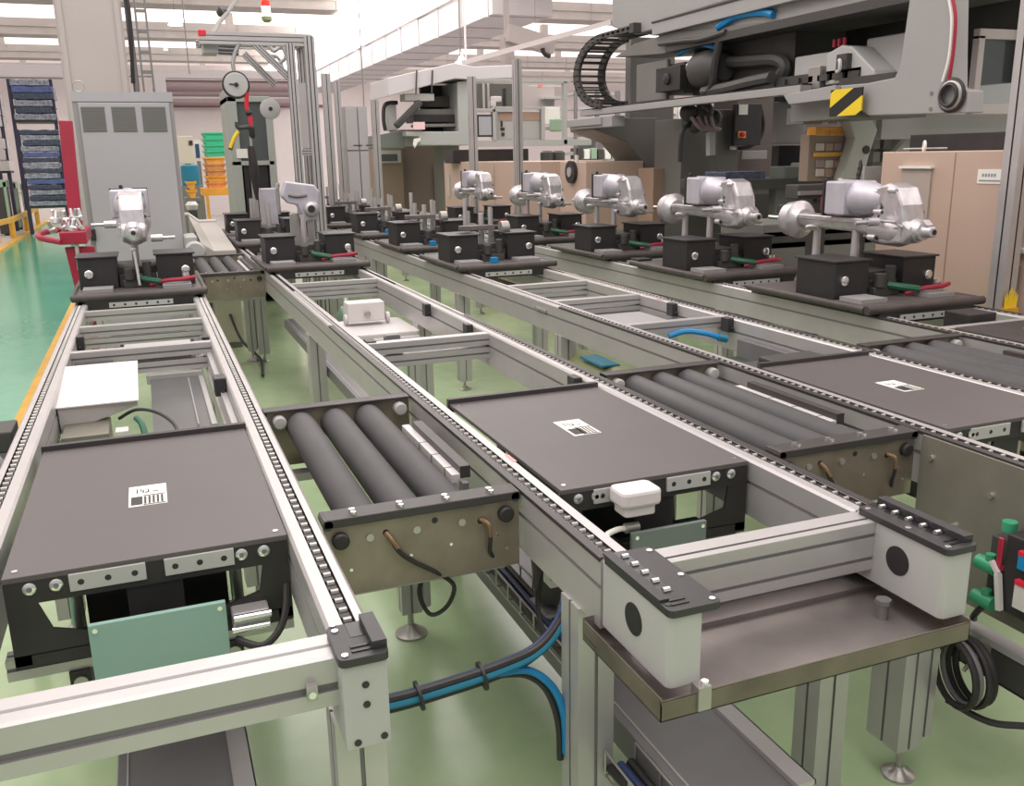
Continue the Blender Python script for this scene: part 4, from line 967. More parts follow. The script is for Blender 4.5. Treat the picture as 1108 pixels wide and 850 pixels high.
# far wall pieces left of frame
t = thing('low_wall', (2,30,0), 'white partition wall with a dark red cap rail behind the crates', 'partition')
a = aY(188,116,30); b = aY(252,142,30)
mb = MB(); mb.box(a.x-.3,b.x+3,30,30.2,0,a.z); mb.build('panel','wall_white',t)
mb = MB(); mb.box(a.x-.3,b.x+3,29.95,30.2,a.z,a.z+.08); mb.build('cap_rail','red_brown',t)
t = thing('pipe_run', (2,29,4), 'bundle of dull purple pipes and a grey beam above the white partition', 'pipe')
a = aY(186,75,29); b = aY(246,85,29)
mb = MB(); mb.box(a.x-.5,b.x+2,29,29.3,b.z,a.z); mb.build('beam','duct',t)
mb = MB(); mb.box(a.x-.5,a.x-.2,29,29.3,0,b.z); mb.build('support','duct',t)
for py, r, mm in ((93,.18,'mauve'),(100,.12,'mauve'),(105,.07,'duct'),(110,.10,'mauve')):
    c = aY(186,py,29); mb = MB(); mb.cyl((c.x-.5,29.2,c.z),(b.x+2,29.2,c.z),r,0,12); mb.build('pipe',mm,t)

t = thing('wall_duct', (-4,34,3), 'grey sheet metal duct crossing behind the racks at the left', 'duct')
a = aY(-20,69,34); b = aY(75,84,34)
mb = MB(); mb.box(a.x-3,b.x,34,34.6,b.z,a.z); mb.build('duct_body','duct',t); mb = MB(); mb.box(a.x-3,b.x,33.95,34,b.z-.05,b.z); mb.build('flange','machine_mid',t)
# crates, drum, trolley in the gap
def crate_stack(px0,px1,py0,py1,Y,n,m_,label,g,nm='storage_crate'):
    a = aY(px0,py0,Y); b = aY(px1,py1,Y); h = (a.z-b.z)/n
    for k in range(n):
        z = b.z+h*k
        mb = MB(); mb.prism([(a.x+.02,z),(b.x-.02,z),(b.x,z+h*.7),(b.x+.01,z+h*.7),(b.x+.01,z+h*.97),(a.x-.01,z+h*.97),(a.x-.01,z+h*.7),(a.x,z+h*.7)],'Y',Y,Y+.5,0)
        mb.box(a.x-.015,b.x+.015,Y-.015,Y+.515,z+h*.72,z+h*.97,0)
        o = mb.build(nm, m_[k%len(m_)], None, origin=((a.x+b.x)/2,Y+.25,z)); tag(o,label,'crate',g)
    return a,b
a,b = crate_stack(222,246,170,203,14,5,['orange_brown','orange','orange_brown'],'orange crate in the stack under the green crates','orange crates under the green ones')
crate_stack(220.5,247,143,169,14,4,['crate_green'],'bright green crate stacked on the orange ones','green crates on the orange stack')
t = thing('orange_cart', ((a.x+b.x)/2,14.2,0), 'low bright orange cart carrying the crate stack', 'cart')
z_ = b.z
mb = MB(); mb.box(a.x-.08,b.x+.06,13.9,14.6,z_-.10,z_); mb.build('deck','orange',t); 
for x in (a.x-.05,b.x+.02):
    mb = MB(); mb.box(x,x+.04,13.9,13.94,.12,z_-.10); mb.build('leg','orange',t)
    mb = MB(); mb.cyl((x,13.95,.06),(x+.04,13.95,.06),.06,0,14); mb.build('wheel','black',t)
a,b = crate_stack(203,213,196,214,13.5,2,['orange'],'amber crate standing low between the grey cabinet and the stack','amber crates by the grey cabinet')
mb = MB(); mb.box(a.x-.05,b.x+.05,13.5,14.0,b.z-.05,b.z)
for x in (a.x-.03,b.x): mb.box(x,x+.04,13.52,13.56,0,b.z-.05)
tag(mb.build('bench','machine_mid',None,origin=(a.x,13.7,0)),'small low bench under the amber crate by the grey cabinet','bench')
mb = MB(); a = aY(199,178,15); b = aY(213,197,15); mb.lathe(((a.x+b.x)/2,15.1,b.z-.05),(0,0,1),[(0,.13),((a.z-b.z)/2,.135),(a.z-b.z+.03,.13),(a.z-b.z+.05,.1)],0,20); mb.box((a.x+b.x)/2-.16,(a.x+b.x)/2+.16,14.95,15.25,0,b.z-.05,1); tag(mb.build('drum',['teal_blue','machine_mid'],None,origin=((a.x+b.x)/2,15.1,0)),'teal blue drum behind the grey cabinet edge','drum')
t = thing('small_cabinet', (.5,16,0), 'beige machine box just right of the tall grey cabinet', 'box')
a = aY(198,147,16); b = aY(211,177,16); mb = MB(); mb.box(a.x-.1,b.x,16,16.5,b.z,a.z); mb.build('body','beige',t,bevel=.01)
mb = MB(); mb.box(a.x,b.x-.06,16.1,16.4,0,b.z); mb.build('stand','machine_mid',t)
mb = MB(); c = aY(204,152,15.99); mb.box(c.x,c.x+.06,15.985,16,c.z-.07,c.z); mb.build('switch','black',t)
t = thing('monitor', (.8,16.5,0), 'white framed dark monitor beside the green crates', 'monitor')
a = aY(209,151,16.6); b = aY(219,174,16.6); mb = MB(); mb.box(a.x,b.x,16.6,16.65,b.z,a.z); mb.build('frame','white_plastic',t); mb = MB(); mb.box(a.x+.02,b.x-.03,16.59,16.6,b.z+.05,a.z-.07); mb.build('screen','screen_blue',t)
mb = MB(); mb.box((a.x+b.x)/2-.03,(a.x+b.x)/2+.03,16.6,16.66,0,b.z); mb.build('stand','machine_mid',t)

# machine parts seen between the grey cabinet and the second conveyor
t = thing('feed_chute', (.60,9.5,0), 'pale metal feed chute with a bent rim left of the far fixtures', 'chute')
mb = MB(); x0,x1=.42,.70
mb.add([(x0,10.4,1.06),(x0+.10,10.4,.98),(x1,10.4,.98),(x1,10.4,.70),(x0,10.4,.70),(x0,8.3,.93),(x0+.10,8.3,.86),(x1,8.3,.86),(x1,8.3,.66),(x0,8.3,.66)],[(0,1,2,3,4),(9,8,7,6,5),(0,5,6,1),(1,6,7,2),(2,7,8,3),(3,8,9,4),(4,9,5,0)]); mb.build('trough','beige_grey',t,bevel=.006)
mb = MB(); mb.tube([(x0-.06,10.38,1.07),(x0,10.38,1.07),(x0+.10,10.38,.99),(x1,10.38,.99)],.018,0,8,False); mb.build('rim','white_plastic',t)
mb = MB(); mb.box(x0+.05,x0+.13,9.2,9.3,0,.68); mb.box(x1-.1,x1-.02,9.9,10.0,0,.70); mb.build('stand','machine_mid',t)
t = thing('drive_unit', (.45,8.45,0), 'pale round drive cover and grey base just right of the grey cabinet', 'drive unit')
mb = MB(); mb.lathe((.36,8.25,.87),(0,-1,0),[(0,.085),(.06,.085),(.08,.07)],0,22); mb.build('round_cover','cap_grey',t)
mb = MB(); mb.box(.30,.42,8.2,8.9,.70,.85); mb.box(.30,.40,8.5,9.0,.85,.97); mb.build('base','machine_light',t,bevel=.008)
mb = MB(); mb.box(.33,.40,8.4,8.5,0,.70); mb.build('stand','machine_mid',t)
t = thing('floor_pump', (.55,8.7,0), 'beige pump unit on the floor under the far transfer rollers', 'pump')
mb = MB(); mb.box(.48,.70,8.3,8.6,.05,.55); mb.build('body','pump_beige',t,bevel=.01); mb = MB(); mb.box(.50,.68,8.32,8.58,0,.05); mb.build('base','machine_mid',t)
mb = MB(); mb.tube([(.60,8.3,.3),(.66,8.1,.1),(.75,7.6,.03),(.7,7.0,.02)],.012); mb.build('hose','black',t)
t = thing('valve_cluster', aY(208,220,12.5), 'dark valve cluster with a white cap right of the cabinet edge', 'valve')
a = aY(203,222,12.5); b = aY(217,262,12.5)
mb = MB(); mb.box(a.x,b.x,12.5,12.8,0,a.z-.06); mb.build('body','machine_dark',t,bevel=.01)
mb = MB(); mb.lathe(((a.x+b.x)/2,12.6,a.z-.06),(0,0,1),[(0,.06),(.06,.08),(.1,.05)],0,14); mb.build('cap','white_plastic',t)
# ------------------------------------------------------------------ aluminium tool frame with balancer
t = thing('tool_gantry', (1.6,9.6,0), 'aluminium extrusion gallows frame with diagonal braces holding a hanging tool', 'tool frame')
Yf = 9.6
def ext(t, a, b, w=.07, name='post', h=None, one=False):
    """one grooved extrusion between two points"""
    mb = MB(); a, b = Vector(a), Vector(b); L = (b-a).length; h = h or w
    P, I = notched(-w/2, w/2, -h/2, h/2, [('b',-w/5),('b',w/5),('t',-w/5),('t',w/5),('l',-h/5),('l',h/5),('r',-h/5),('r',h/5)] if not one else [('b',0),('t',0),('l',0),('r',0)], .008, w*.11)
    q = (b-a).to_track_quat('Z','Y').to_matrix().to_4x4(); mt = Matrix.Translation(a) @ q
    tmp = MB(); n = len(P); mi = []
    for i in range(n):
        p, p2 = P[i], P[(i+1) % n]; e = 1e-7
        onb = any(abs(p[j]-v) < e and abs(p2[j]-v) < e for j, v in ((0,-w/2),(0,w/2),(1,-h/2),(1,h/2)))
        mi.append(0 if onb else 1)
    tmp.prism(P, 'Z', 0, L, 0, mi); tmp.v = [mt @ v for v in tmp.v]
    return tmp.build(name, ['aluminium','slot_dark'], t)
top = aY(217,41,Yf).z
xa, xb = aY(215,41,Yf).x, aY(337,44,Yf).x
ext(t, (xa,Yf,top), (xb,Yf,top), .07, 'top_beam', .11)
ext(t, (xa,Yf+.5,top), (xb,Yf+.5,top), .07, 'top_beam')
ext(t, (xb-.03,Yf,0), (xb-.03,Yf,top+.04), .10, 'post')
xq = aY(314,60,Yf).x
ext(t, (xq,Yf-.02,0), (xq,Yf-.02,top-.03), .08, 'post')
ext(t, (xb-.03,Yf+.5,0), (xb-.03,Yf+.5,top), .08, 'post')
ext(t, aY(276,48,Yf), aY(316,87,Yf), .06, 'brace')
ext(t, aY(264,58,Yf+.5), aY(298,92,Yf+.5), .06, 'brace')
ext(t, (xq,Yf,aY(320,165,Yf).z), (xb,Yf,aY(320,165,Yf).z), .06, 'cross_bar')
ext(t, (xa+.05,Yf,top), (xa+.05,Yf+.5,top), .06, 'cross_bar'); ext(t, (xb-.05,Yf,top), (xb-.05,Yf+.5,top), .06, 'cross_bar')
mb = MB(); a = aY(219,46,Yf+.1); b = aY(236,58,Yf+.1); mb.box(a.x,b.x,Yf+.05,Yf+.35,b.z,a.z); mb.build('gear_head','cap_grey',t,bevel=.006)
mb = MB()
for py in (49,53,57): c = aY(236,py,Yf+.2); c2 = aY(258,py+1,Yf+.2); mb.cyl(c,c2,.018,0,10)
mb.build('air_pipe','aluminium_dark',t)
mb = MB(); mb.tube([aY(289,46,Yf+.3),aY(296,55,Yf+.3),aY(305,50,Yf+.3),aY(309,62,Yf+.3),aY(300,70,Yf+.3)],.02); mb.tube([aY(285,60,Yf+.4),aY(300,62,Yf+.4),aY(306,74,Yf+.4)],.018); mb.build('cable','cap_grey',t)
mb = MB(); c = aY(216,36,Yf); mb.cbox((c.x+.02,Yf,c.z),(.07,.08,.06)); mb.build('red_lamp','bright_red',t,bevel=.008)
mb = MB(); a = aY(337,90,Yf+.3); b = aY(327,160,Yf+.3); mb.box(b.x,a.x,Yf+.28,Yf+.3,b.z,a.z); mb.build('back_panel','white_paint',t)
t = thing('spring_balancer', aY(255,91,9.3), 'round grey spring balancer with black rim hanging from the tool frame', 'balancer')
c = aY(255,92,9.3); R_ = 12.5/990*9.0
mb = MB(); mb.lathe((c.x,9.3,c.z),(0,-1,0),[(0,R_),(.03,R_*1.0),(.05,R_*.9),(.055,R_*.2)],0,28); mb.build('drum_case','cap_grey',t)
mb = MB(); mb.tube([Vector((c.x+R_*math.cos(a_),9.275,c.z+R_*math.sin(a_))) for a_ in [2*PI*i/24 for i in range(25)]],.012,0,8,False); mb.lathe((c.x,9.26,c.z),(0,-1,0),[(0,.02),(.03,.02),(.032,.01)],0,12); mb.beam((c.x-.06,9.245,c.z+.005),(c.x,9.245,c.z),.01,.012); mb.build('rim','black',t)
mb = MB(); mb.tube([aY(254,80,9.3),aY(252,68,9.35),aY(255,55,9.45),aY(259,48,9.55)],.018); mb.build('hanger','aluminium_dark',t)
t = thing('hanging_nutrunner', aY(268,150,9.3), 'hanging nut runner tool on a red hose below the round balancer', 'power tool')
mb = MB(); mb.tube([aY(267,100,9.28),aY(267,115,9.28),aY(270,125,9.28),aY(272,136,9.28)],.02); mb.build('hose','bright_red',t)
mb = MB(); c = aY(269,122,9.28); mb.lathe(c,(0,0,-1),[(-.03,.02),(0,.035),(.03,.02)],0,10); mb.lathe(aY(272,138,9.28),(0.02,0,-1),[(0,.03),(.08,.028),(.1,.014)],0,12); mb.lathe(aY(272,158,9.28),(0.02,0,-1),[(0,.03),(.1,.04),(.25,.045),(.38,.03),(.5,.012)],0,12); mb.build('tool_body','black',t)
mb = MB(); mb.cyl(aY(271,145,9.28),aY(272,160,9.28),.012); mb.build('shaft','steel',t)
mb = MB(); mb.tube([aY(270,137,9.28),aY(258,138,9.25),aY(256,132,9.25)],.02); mb.tube([aY(258,142,9.25),aY(253,150,9.25),aY(249,160,9.25)],.018,1); mb.tube([aY(252,152,9.26),aY(249,162,9.26)],.02,0); mb.build('grip',['machine_dark','yellow','black'],t)
t = thing('tool_reel', aY(293,118,9.95), 'pale round reel half hidden behind the aluminium post', 'reel')
c = aY(292,118,9.9); mb = MB(); mb.lathe((c.x,9.9,c.z),(0,-1,0),[(0,.10),(.04,.10),(.05,.08)],0,24); mb.build('drum_case','cap_grey',t); mb = MB(); mb.cyl((c.x,9.86,c.z),(c.x,9.84,c.z),.02,0,12); mb.build('hub','black',t)
# machine booth with window behind the frame
t = thing('test_booth', (1.3,11,0), 'grey machine booth with dark window and black lower doors behind the tool frame', 'booth')
Yb = 10.9
a = aY(244,95,Yb); b = aY(302,235,Yb)
mb = MB(); mb.box(a.x,a.x+.10,Yb,Yb+.9,0,a.z); mb.box(b.x-.06,b.x+.02,Yb,Yb+.9,0,aY(300,107,Yb).z); zt_=aY(260,104,Yb).z; mb.box(a.x,b.x,Yb,Yb+.9,zt_-.06,zt_); zl=aY(270,174,Yb).z; mb.box(a.x,b.x,Yb,Yb+.05,zl-.05,zl); mb.build('frame','sage_grey',t,bevel=.006)
mb = MB(); mb.box(a.x+.10,b.x-.06,Yb+.03,Yb+.05,zl,zt_-.06); mb.build('window','screen_dark',t)
xm = aY(275,200,Yb).x
for x0,x1 in ((a.x+.12,xm-.04),(xm+.04,b.x-.08)):
    mb = MB(); mb.box(x0,x1,Yb+.03,Yb+.06,.2,zl-.05); mb.build('door','black',t)
mb = MB(); mb.box(xm-.03,xm+.03,Yb,Yb+.05,.1,zl); mb.build('mullion','machine_grey',t)
mb = MB(); c = aY(261,167,Yb-.01); mb.box(c.x-.05,c.x+.07,Yb-.012,Yb-.002,c.z-.04,c.z+.06); mb.build('paper_note','paper',t)
mb = MB(); mb.box(a.x+.02,b.x-.02,Yb+.8,Yb+.88,0,zt_-.1); mb.build('back_panel','machine_dark',t)
t = thing('white_casing', aY(290,210,8.0), 'plain pale metal casing standing among the fixtures below the tool frame', 'casing')
a = aY(281,204,9.4); b = aY(301,232,9.4); mb = MB(); mb.box(a.x,b.x,9.4,9.55,b.z-.1,a.z); mb.build('shell','cast_lilac',t,bevel=.008)
mb = MB(); mb.lathe(aY(300,198,9.4),(0,0,-1),[(0,.02),(.03,.025),(.05,.015),(.3,.015)],0,10); mb.build('knob','chrome',t)
for k in range(2):
    pass
t = thing('big_casting_shell', (1.1,7.8,1.2), 'broad flat pale casting shell tilted beside the aluminium posts', 'casting shell')
a = aY(308,196,7.25); 
mb = MB(); pts = [(309,196),(340,200),(346,207),(345,238),(330,240),(322,222),(312,220),(304,212)]
mb.prism([(aY(px,py,7.2).x,aY(px,py,7.2).z) for px,py in pts],'Y',7.2,7.3); mb.build('shell','cast_lilac',t,bevel=.012)
mb = MB(); c0=aY(312,211,7.19); c1=aY(332,211,7.19); mb.tube([c0,(c0+c1)/2+Vector((0,0,-.012)),c1],.010,0); mb.build('slot_rim','cast_dark',t)
mb = MB(); mb.lathe(aY(337,226,7.2),(0,-1,0),[(0,.06),(.04,.055),(.05,.035)],0,18); mb.lathe(aY(337,226,7.145),(0,-1,0),[(0,.028),(.004,.028)],1,14); mb.build('bearing_boss',['cast','black'],t)
mb = MB(); q=aY(325,238,7.25); mb.box(q.x-.08,q.x-.04,7.22,7.26,.885,q.z+.05); mb.box(q.x+.05,q.x+.09,7.22,7.26,.885,q.z+.05); mb.build('rest_post','steel',t)
# cabinets and posts right of the frame
t = thing('grey_lockers', (2.6,12,0), 'pair of tall grey lockers between the tool frame and the brown panels', 'lockers')
Yl = 12.5
a = aY(372,115,Yl); b = aY(402,215,Yl); xm = aY(388,150,Yl).x
mb = MB(); mb.box(a.x,b.x,Yl,Yl+.5,0,a.z); mb.build('body','cabinet_edge',t,bevel=.006)
zs=aY(385,163,Yl).z
for x0,x1 in ((a.x+.01,xm-.008),(xm+.008,b.x-.01)):
    for z0,z1 in ((zs+.01,a.z-.02),(.06,zs-.01)):
        mb = MB(); mb.box(x0,x1,Yl-.018,Yl,z0,z1); d_=mb.build('door','locker_grey',t,bevel=.003)
        mb = MB(); mb.box(x0+.08,x0+.2,Yl-.022,Yl-.018,z0+.05,z0+.065); mb.build('handle','machine_dark',d_)

# aluminium posts behind
def fence_post(px, py0, Y, w, label, bottom=0.):
    p = aY(px,py0,Y); t = thing('fence_post', (p.x,Y,0), label, 'post', 'aluminium fence posts')
    ext(t,(p.x,Y,0),(p.x,Y,p.z),w,'profile',None,True); mb = MB(); mb.box(p.x-w*.9,p.x+w*.9,Y-w*.9,Y+w*.9,0,.012); mb.build('base_plate','steel',t); return t
fence_post(352,80,11.2,.09,'thin aluminium post just right of the tool frame')
fence_post(364,88,11.6,.07,'slim aluminium post left of the grey lockers')
fence_post(405,108,11.0,.08,'aluminium post at the left edge of the brown panels')
fence_post(510,83,11.35,.09,'tall aluminium post in front of the wide tan cabinet, left of the two')
fence_post(559,64,9.83,.085,'tall aluminium post in front of the wide tan cabinet, right of the two')
# aluminium post at right and its fence frame
t = thing('guard_post', (4.03,3.42,0), 'thick grey aluminium guard post in front of the tan cabinets at the right', 'post')
p = aX(1069,333,4.02); ptop = Vector((p.x,p.y,3.0))
ext(t,(4.03,3.42,0),(4.03,3.42,3.0),.09,'profile',None,True)
# brown panels / machine base mid
t = thing('brown_enclosure', (5,17,0), 'brown panelled enclosure with a small framed window behind the third conveyor', 'enclosure')
Ye = 15.5
a = aY(409,160,Ye); b = aY(481,225,Ye)
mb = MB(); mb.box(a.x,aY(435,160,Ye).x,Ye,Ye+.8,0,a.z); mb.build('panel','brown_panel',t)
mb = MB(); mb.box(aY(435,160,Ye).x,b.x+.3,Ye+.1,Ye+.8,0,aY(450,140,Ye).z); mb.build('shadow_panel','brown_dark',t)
c=aY(409,163,Ye-.02); d=aY(434,176,Ye-.02); mb = MB(); mb.box(c.x,d.x,Ye-.03,Ye,d.z,c.z); w_=mb.build('window_frame','cap_grey',t); mb = MB(); mb.box(c.x+.05,d.x-.06,Ye-.035,Ye-.03,d.z+.03,c.z-.06); mb.build('pane','screen_dark',w_)
mb = MB(); mb.box(aY(471,160,Ye).x,aY(480,160,Ye).x,Ye+.05,Ye+.1,0,aY(475,178,Ye).z); mb.build('side_strip','mauve',t)
# tan cabinets
def tan_cabinet(x0,x1,y0,y1,z,label,details):
    t = thing('tan_cabinet', ((x0+x1)/2,(y0+y1)/2,0), label, 'cabinet', 'tan machine cabinets')
    mb = MB(); mb.box(x0,x1,y0,y1,.06,z); mb.build('body','peach',t,bevel=.006)
    mb = MB(); mb.box(x0+.03,x1-.03,y0+.03,y1-.03,0,.06); mb.build('plinth','machine_dark',t)
    return t
t1 = tan_cabinet(4.2,5.0,9.77,13.38,1.535,'wide tan cabinet behind the two tall aluminium posts',0)
mb = MB(); q=aX(486,185,4.2); mb.box(4.18,4.2,q.y-.05,q.y+.05,1.05,1.35); mb.build('handle','beige',t1)
mb = MB(); q=aX(535,200,4.2); mb.box(4.197,4.2,q.y-.004,q.y+.004,.1,1.5); mb.build('door_seam','peach_dark',t1)
t2 = tan_cabinet(4.2,4.86,8.60,9.23,1.53,'tan cabinet with a round black disc on its side, middle of the row',0)
q=aX(620,186,4.2)
mb = MB(); mb.cyl((4.198,q.y,q.z),(4.16,q.y,q.z),.115,0,20); mb.cyl((4.16,q.y,q.z),(4.15,q.y,q.z),.05,1,16); mb.build('fan_disc',['black','aluminium'],t2)
q=aX(624,172,4.25); mb = MB(); mb.cyl((4.25,q.y,1.53),(4.25,q.y,1.60),.02,0,10); mb.build('pin','white_plastic',t2)
XT=4.13
t3 = tan_cabinet(XT,4.9,3.57,aX(955,166,XT).y,1.585,'large tan cabinet with grey access panel and white ring at the right',0)
q0=aX(978,182,XT); q1=aX(1004,240,XT)
mb = MB(); mb.box(XT-.012,XT,q1.y,q0.y,q1.z,q0.z); pn=mb.build('access_panel','machine_mid_light',t3)
mb = MB(); mb.box(XT-.03,XT,q1.y-.01,q0.y+.01,q0.z,q0.z+.013); mb.build('top_lip','paper',pn)
mb = MB(); s_=aX(1031,200,XT).y; mb.box(XT-.003,XT,s_-.003,s_+.003,.1,1.575); mb.build('door_seam','peach_dark',t3)
q0=aX(1059,183,XT); q1=aX(1084,199,XT)
mb = MB(); mb.box(XT-.004,XT,q1.y,q0.y,q1.z,q0.z,0); st=mb.build('label_sticker','paper',t3)
mb = MB()
L_=q0.y-q1.y
for k in range(5): mb.box(XT-.005,XT-.004,q1.y+L_*(.25+.12*k),q1.y+L_*(.25+.12*k+.08),q0.z-.038,q0.z-.022,0)
mb.box(XT-.005,XT-.004,q1.y+L_*.05,q1.y+L_*.92,q0.z-.062,q0.z-.054,0); mb.build('print','grey_label',st)
mb = MB(); c=aX(1000,161,XT+.12)
mb.tube([Vector((XT+.12+.02*math.cos(a_),c.y+.026*math.cos(a_),1.612+.028*math.sin(a_))) for a_ in [2*PI*i/16 for i in range(17)]],.008,0,8,False); mb.build('lifting_ring','paper',t3)
mb = MB(); q0=aX(985,146,XT+.2); mb.box(XT+.2,XT+.7,3.6,q0.y,1.585,q0.z); mb.build('black_top_box','black',t3,bevel=.004)
mb = MB(); mb.cyl((XT+.14,q0.y-.35,1.60),(XT+.14,q0.y-.02,1.60),.006,0,8); mb.build('rod','steel',t3)
t4 = tan_cabinet(XT,4.9,2.2,3.545,1.6,'tan cabinet cut by the right picture edge, beyond the guard post',0)
q=aX(1098,270,XT); mb = MB(); mb.box(XT-.03,XT,q.y-.12,q.y+.03,q.z-.014,q.z+.014); mb.build('handle','white_plastic',t4,bevel=.004)
mb = MB(); q=aX(1099,300,XT); mb.box(XT-.01,XT,q.y-.02,q.y+.02,q.z-.06,q.z+.06); mb.build('slot_plate','machine_mid',t4)
t = thing('yellow_brush', (4.02,3.3,0), 'yellow brush tip poking up at the right edge below the slot plate', 'brush')
mb = MB(); q=aX(1094,322,4.02)
for k in range(7): mb.cyl((q.x-.03+.01*k,q.y,q.z-.05),(q.x-.04+.014*k,q.y,q.z+.05-.012*abs(k-3)),.008,0,8,.002)
mb.build('bristles','yellow',t); mb = MB(); mb.box(q.x-.04,q.x+.04,q.y-.02,q.y+.02,.0,q.z-.05); mb.build('handle','yellow_paint',t)
p0=aY(707,182,8.1); p1=aY(740,225,8.1)
t5 = tan_cabinet(p0.x,p1.x,8.1,8.4,p0.z,'small brown tan cabinet under the grey gantry column',0)
for ch in t5.children: 
    if ch.name.startswith('body'): ch.data.materials[0] = M['peach_dark']
def yz(px,py,X): q=aX(px,py,X); return (q.y,q.z)
# ------------------------------------------------------------------ big grey gantry at the right
t = thing('loading_gantry', (4.8,6.5,0), 'large grey loading gantry with long lower rail over the rightmost line', 'gantry')
XG = 4.3
# lower long rail (two lengths)
mb = MB(); mb.box(XG,XG+.10,5.45,8.95,1.985,2.04); mb.build('lower_rail','machine_grey',t,bevel=.004)
mb = MB(); mb.box(XG+.02,XG+.16,5.45,8.95,2.04,2.052); mb.build('rail_liner','black',t)
mb = MB(); mb.prism([yz(850,103,XG-.03),yz(856,113,XG-.03),yz(906,107,XG-.03),yz(906,92,XG-.03),yz(880,97,XG-.03)],'X',XG-.05,XG-.005); mb.build('lower_rail','machine_grey',t,bevel=.004)
mb = MB(); mb.box(XG-.02,XG+.12,8.2,9.15,1.86,1.96); mb.box(XG-.04,XG-.0,8.4,9.2,1.885,1.955); mb.build('end_bracket','machine_grey',t,bevel=.004)
# C shaped end plate near camera
pl=[yz(px,py,XG) for px,py in ((968,84),(938,90),(905,93),(905,104),(940,125),(1047,122),(1047,98),(1030,95))]
cl=[yz(1030,60,XG),yz(1031,0,XG),(yz(1031,0,XG)[0],3.3),(yz(984,0,XG)[0],3.3),yz(984,0,XG),yz(974,70,XG)]
mb = MB(); mb.prism(pl+cl,'X',XG,XG+.12); mb.build('end_plate','machine_grey',t,bevel=.006)
mb = MB()
for px,py in ((1008,101),(1007,118)): q=aX(px,py,XG); mb.cyl((XG-.004,q.y,q.z),(XG+.01,q.y,q.z),.012,0,12)
mb.build('bolt_hole','machine_mid',t)
mb = MB(); mb.box(XG+.05,XG+.55,4.85,5.6,1.80,1.985); mb.build('cross_member','machine_mid',t)
# far column: wedge foot
mb = MB(); mb.box(4.78,5.3,8.75,8.87,1.9,2.75); mb.prism([(4.35,1.96),(5.07,1.96),(5.07,1.66),(5.45,1.66),(5.45,.0),(5.0,.0),(4.93,1.5),(4.72,1.72),(4.35,1.84)],'Y',8.7,9.3); mb.build('far_column','machine_mid',t,bevel=.008)
mb = MB(); mb.box(5.45,6.6,8.6,9.0,0,1.3); mb.box(5.45,5.75,8.6,8.7,1.3,1.95); mb.build('frame_wall','machine_mid',t)
# upper body
mb = MB()
mb.prism([(8.35,2.78),(8.35,3.7),(4.2,3.7),(4.2,2.75),(7.4,2.72),(7.45,2.66),(7.9,2.66)],'X',XG+.05,XG+1.0); mb.build('upper_body','machine_grey',t,bevel=.01)
mb = MB(); mb.box(XG,XG+.07,4.3,7.5,2.60,2.70); mb.box(XG+.07,XG+.1,4.3,7.5,2.5,2.72); mb.build('upper_rail','machine_grey',t,bevel=.004)
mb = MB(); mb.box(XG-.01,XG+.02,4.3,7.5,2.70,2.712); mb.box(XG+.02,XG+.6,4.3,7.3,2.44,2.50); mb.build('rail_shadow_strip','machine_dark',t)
mb = MB(); mb.prism([(8.3,2.50),(7.9,2.58),(7.2,2.60),(6.4,2.54),(5.6,2.50),(5.6,2.47),(6.6,2.46),(7.4,2.44)],'X',XG+.05,XG+.55); mb.build('curved_cover','machine_mid',t,bevel=.006)
# inner carriage
mb = MB(); mb.box(XG+.1,XG+.14,7.4,7.95,2.06,2.40); mb.box(XG+.15,XG+.5,7.2,7.5,2.1,2.36); mb.build('carriage_plate','machine_mid',t,bevel=.01)
mb = MB(); mb.box(XG+.02,XG+.10,7.05,7.45,2.12,2.32); mb.lathe((XG+.02,7.25,2.22),(-1,0,0),[(0,.05),(.02,.05),(.03,.02)],0,14); mb.build('motor_block','black',t,bevel=.004)
mb = MB(); mb.lathe((XG+.15,6.95,2.26),(0,-1,0),[(0,.10),(.03,.15),(.22,.16),(.3,.13),(.36,.10)],0,20); mb.cyl((XG+.12,7.05,2.3),(XG+.12,6.6,2.3),.05,1,14); mb.build('servo_motor',['machine_dark','steel'],t)
mb = MB(); mb.tube([(XG+.1,7.2,2.42),(XG+.1,7.0,2.46),(XG+.1,6.8,2.45),(XG+.1,6.6,2.40)],.022); mb.tube([(XG+.05,6.55,2.55),(XG+.05,6.3,2.6),(XG+.05,6.0,2.585),(XG+.05,5.85,2.55)],.03); mb.build('blue_wrap','blue',t)
mb = MB(); mb.tube([(XG+.05,6.5,2.5),(XG+.04,6.55,2.3),(XG+.05,6.6,2.12),(XG+.06,6.7,2.07)],.035); mb.build('hose','black',t)
mb = MB(); mb.tube([(XG+.07,6.75,2.08),(XG+.06,6.4,2.09),(XG+.06,6.1,2.11),(XG+.06,5.85,2.12)],.045); mb.tube([(XG+.2,6.6,2.3),(XG+.2,6.3,2.28),(XG+.2,6.0,2.26),(XG+.2,5.88,2.2),(XG+.2,5.95,2.12)],.05); mb.tube([(XG+.3,6.6,2.38),(XG+.3,6.2,2.40),(XG+.3,5.9,2.36)],.04); mb.build('dark_hose','machine_dark',t)
mb = MB(); mb.box(XG+.25,XG+.7,5.85,7.2,2.08,2.48); mb.box(XG+.95,XG+1.0,4.5,7.0,2.0,2.76); mb.build('carriage_body','black_brown',t)  # the thin rear box is an added panel blocking light from behind
mb = MB(); mb.box(XG+.12,XG+.16,5.0,5.9,2.06,2.12)
for k in range(6): mb.box(XG+.10,XG+.12,5.0+.15*k,5.1+.15*k,2.06,2.10)
mb.build('rack_strip','machine_dark',t)
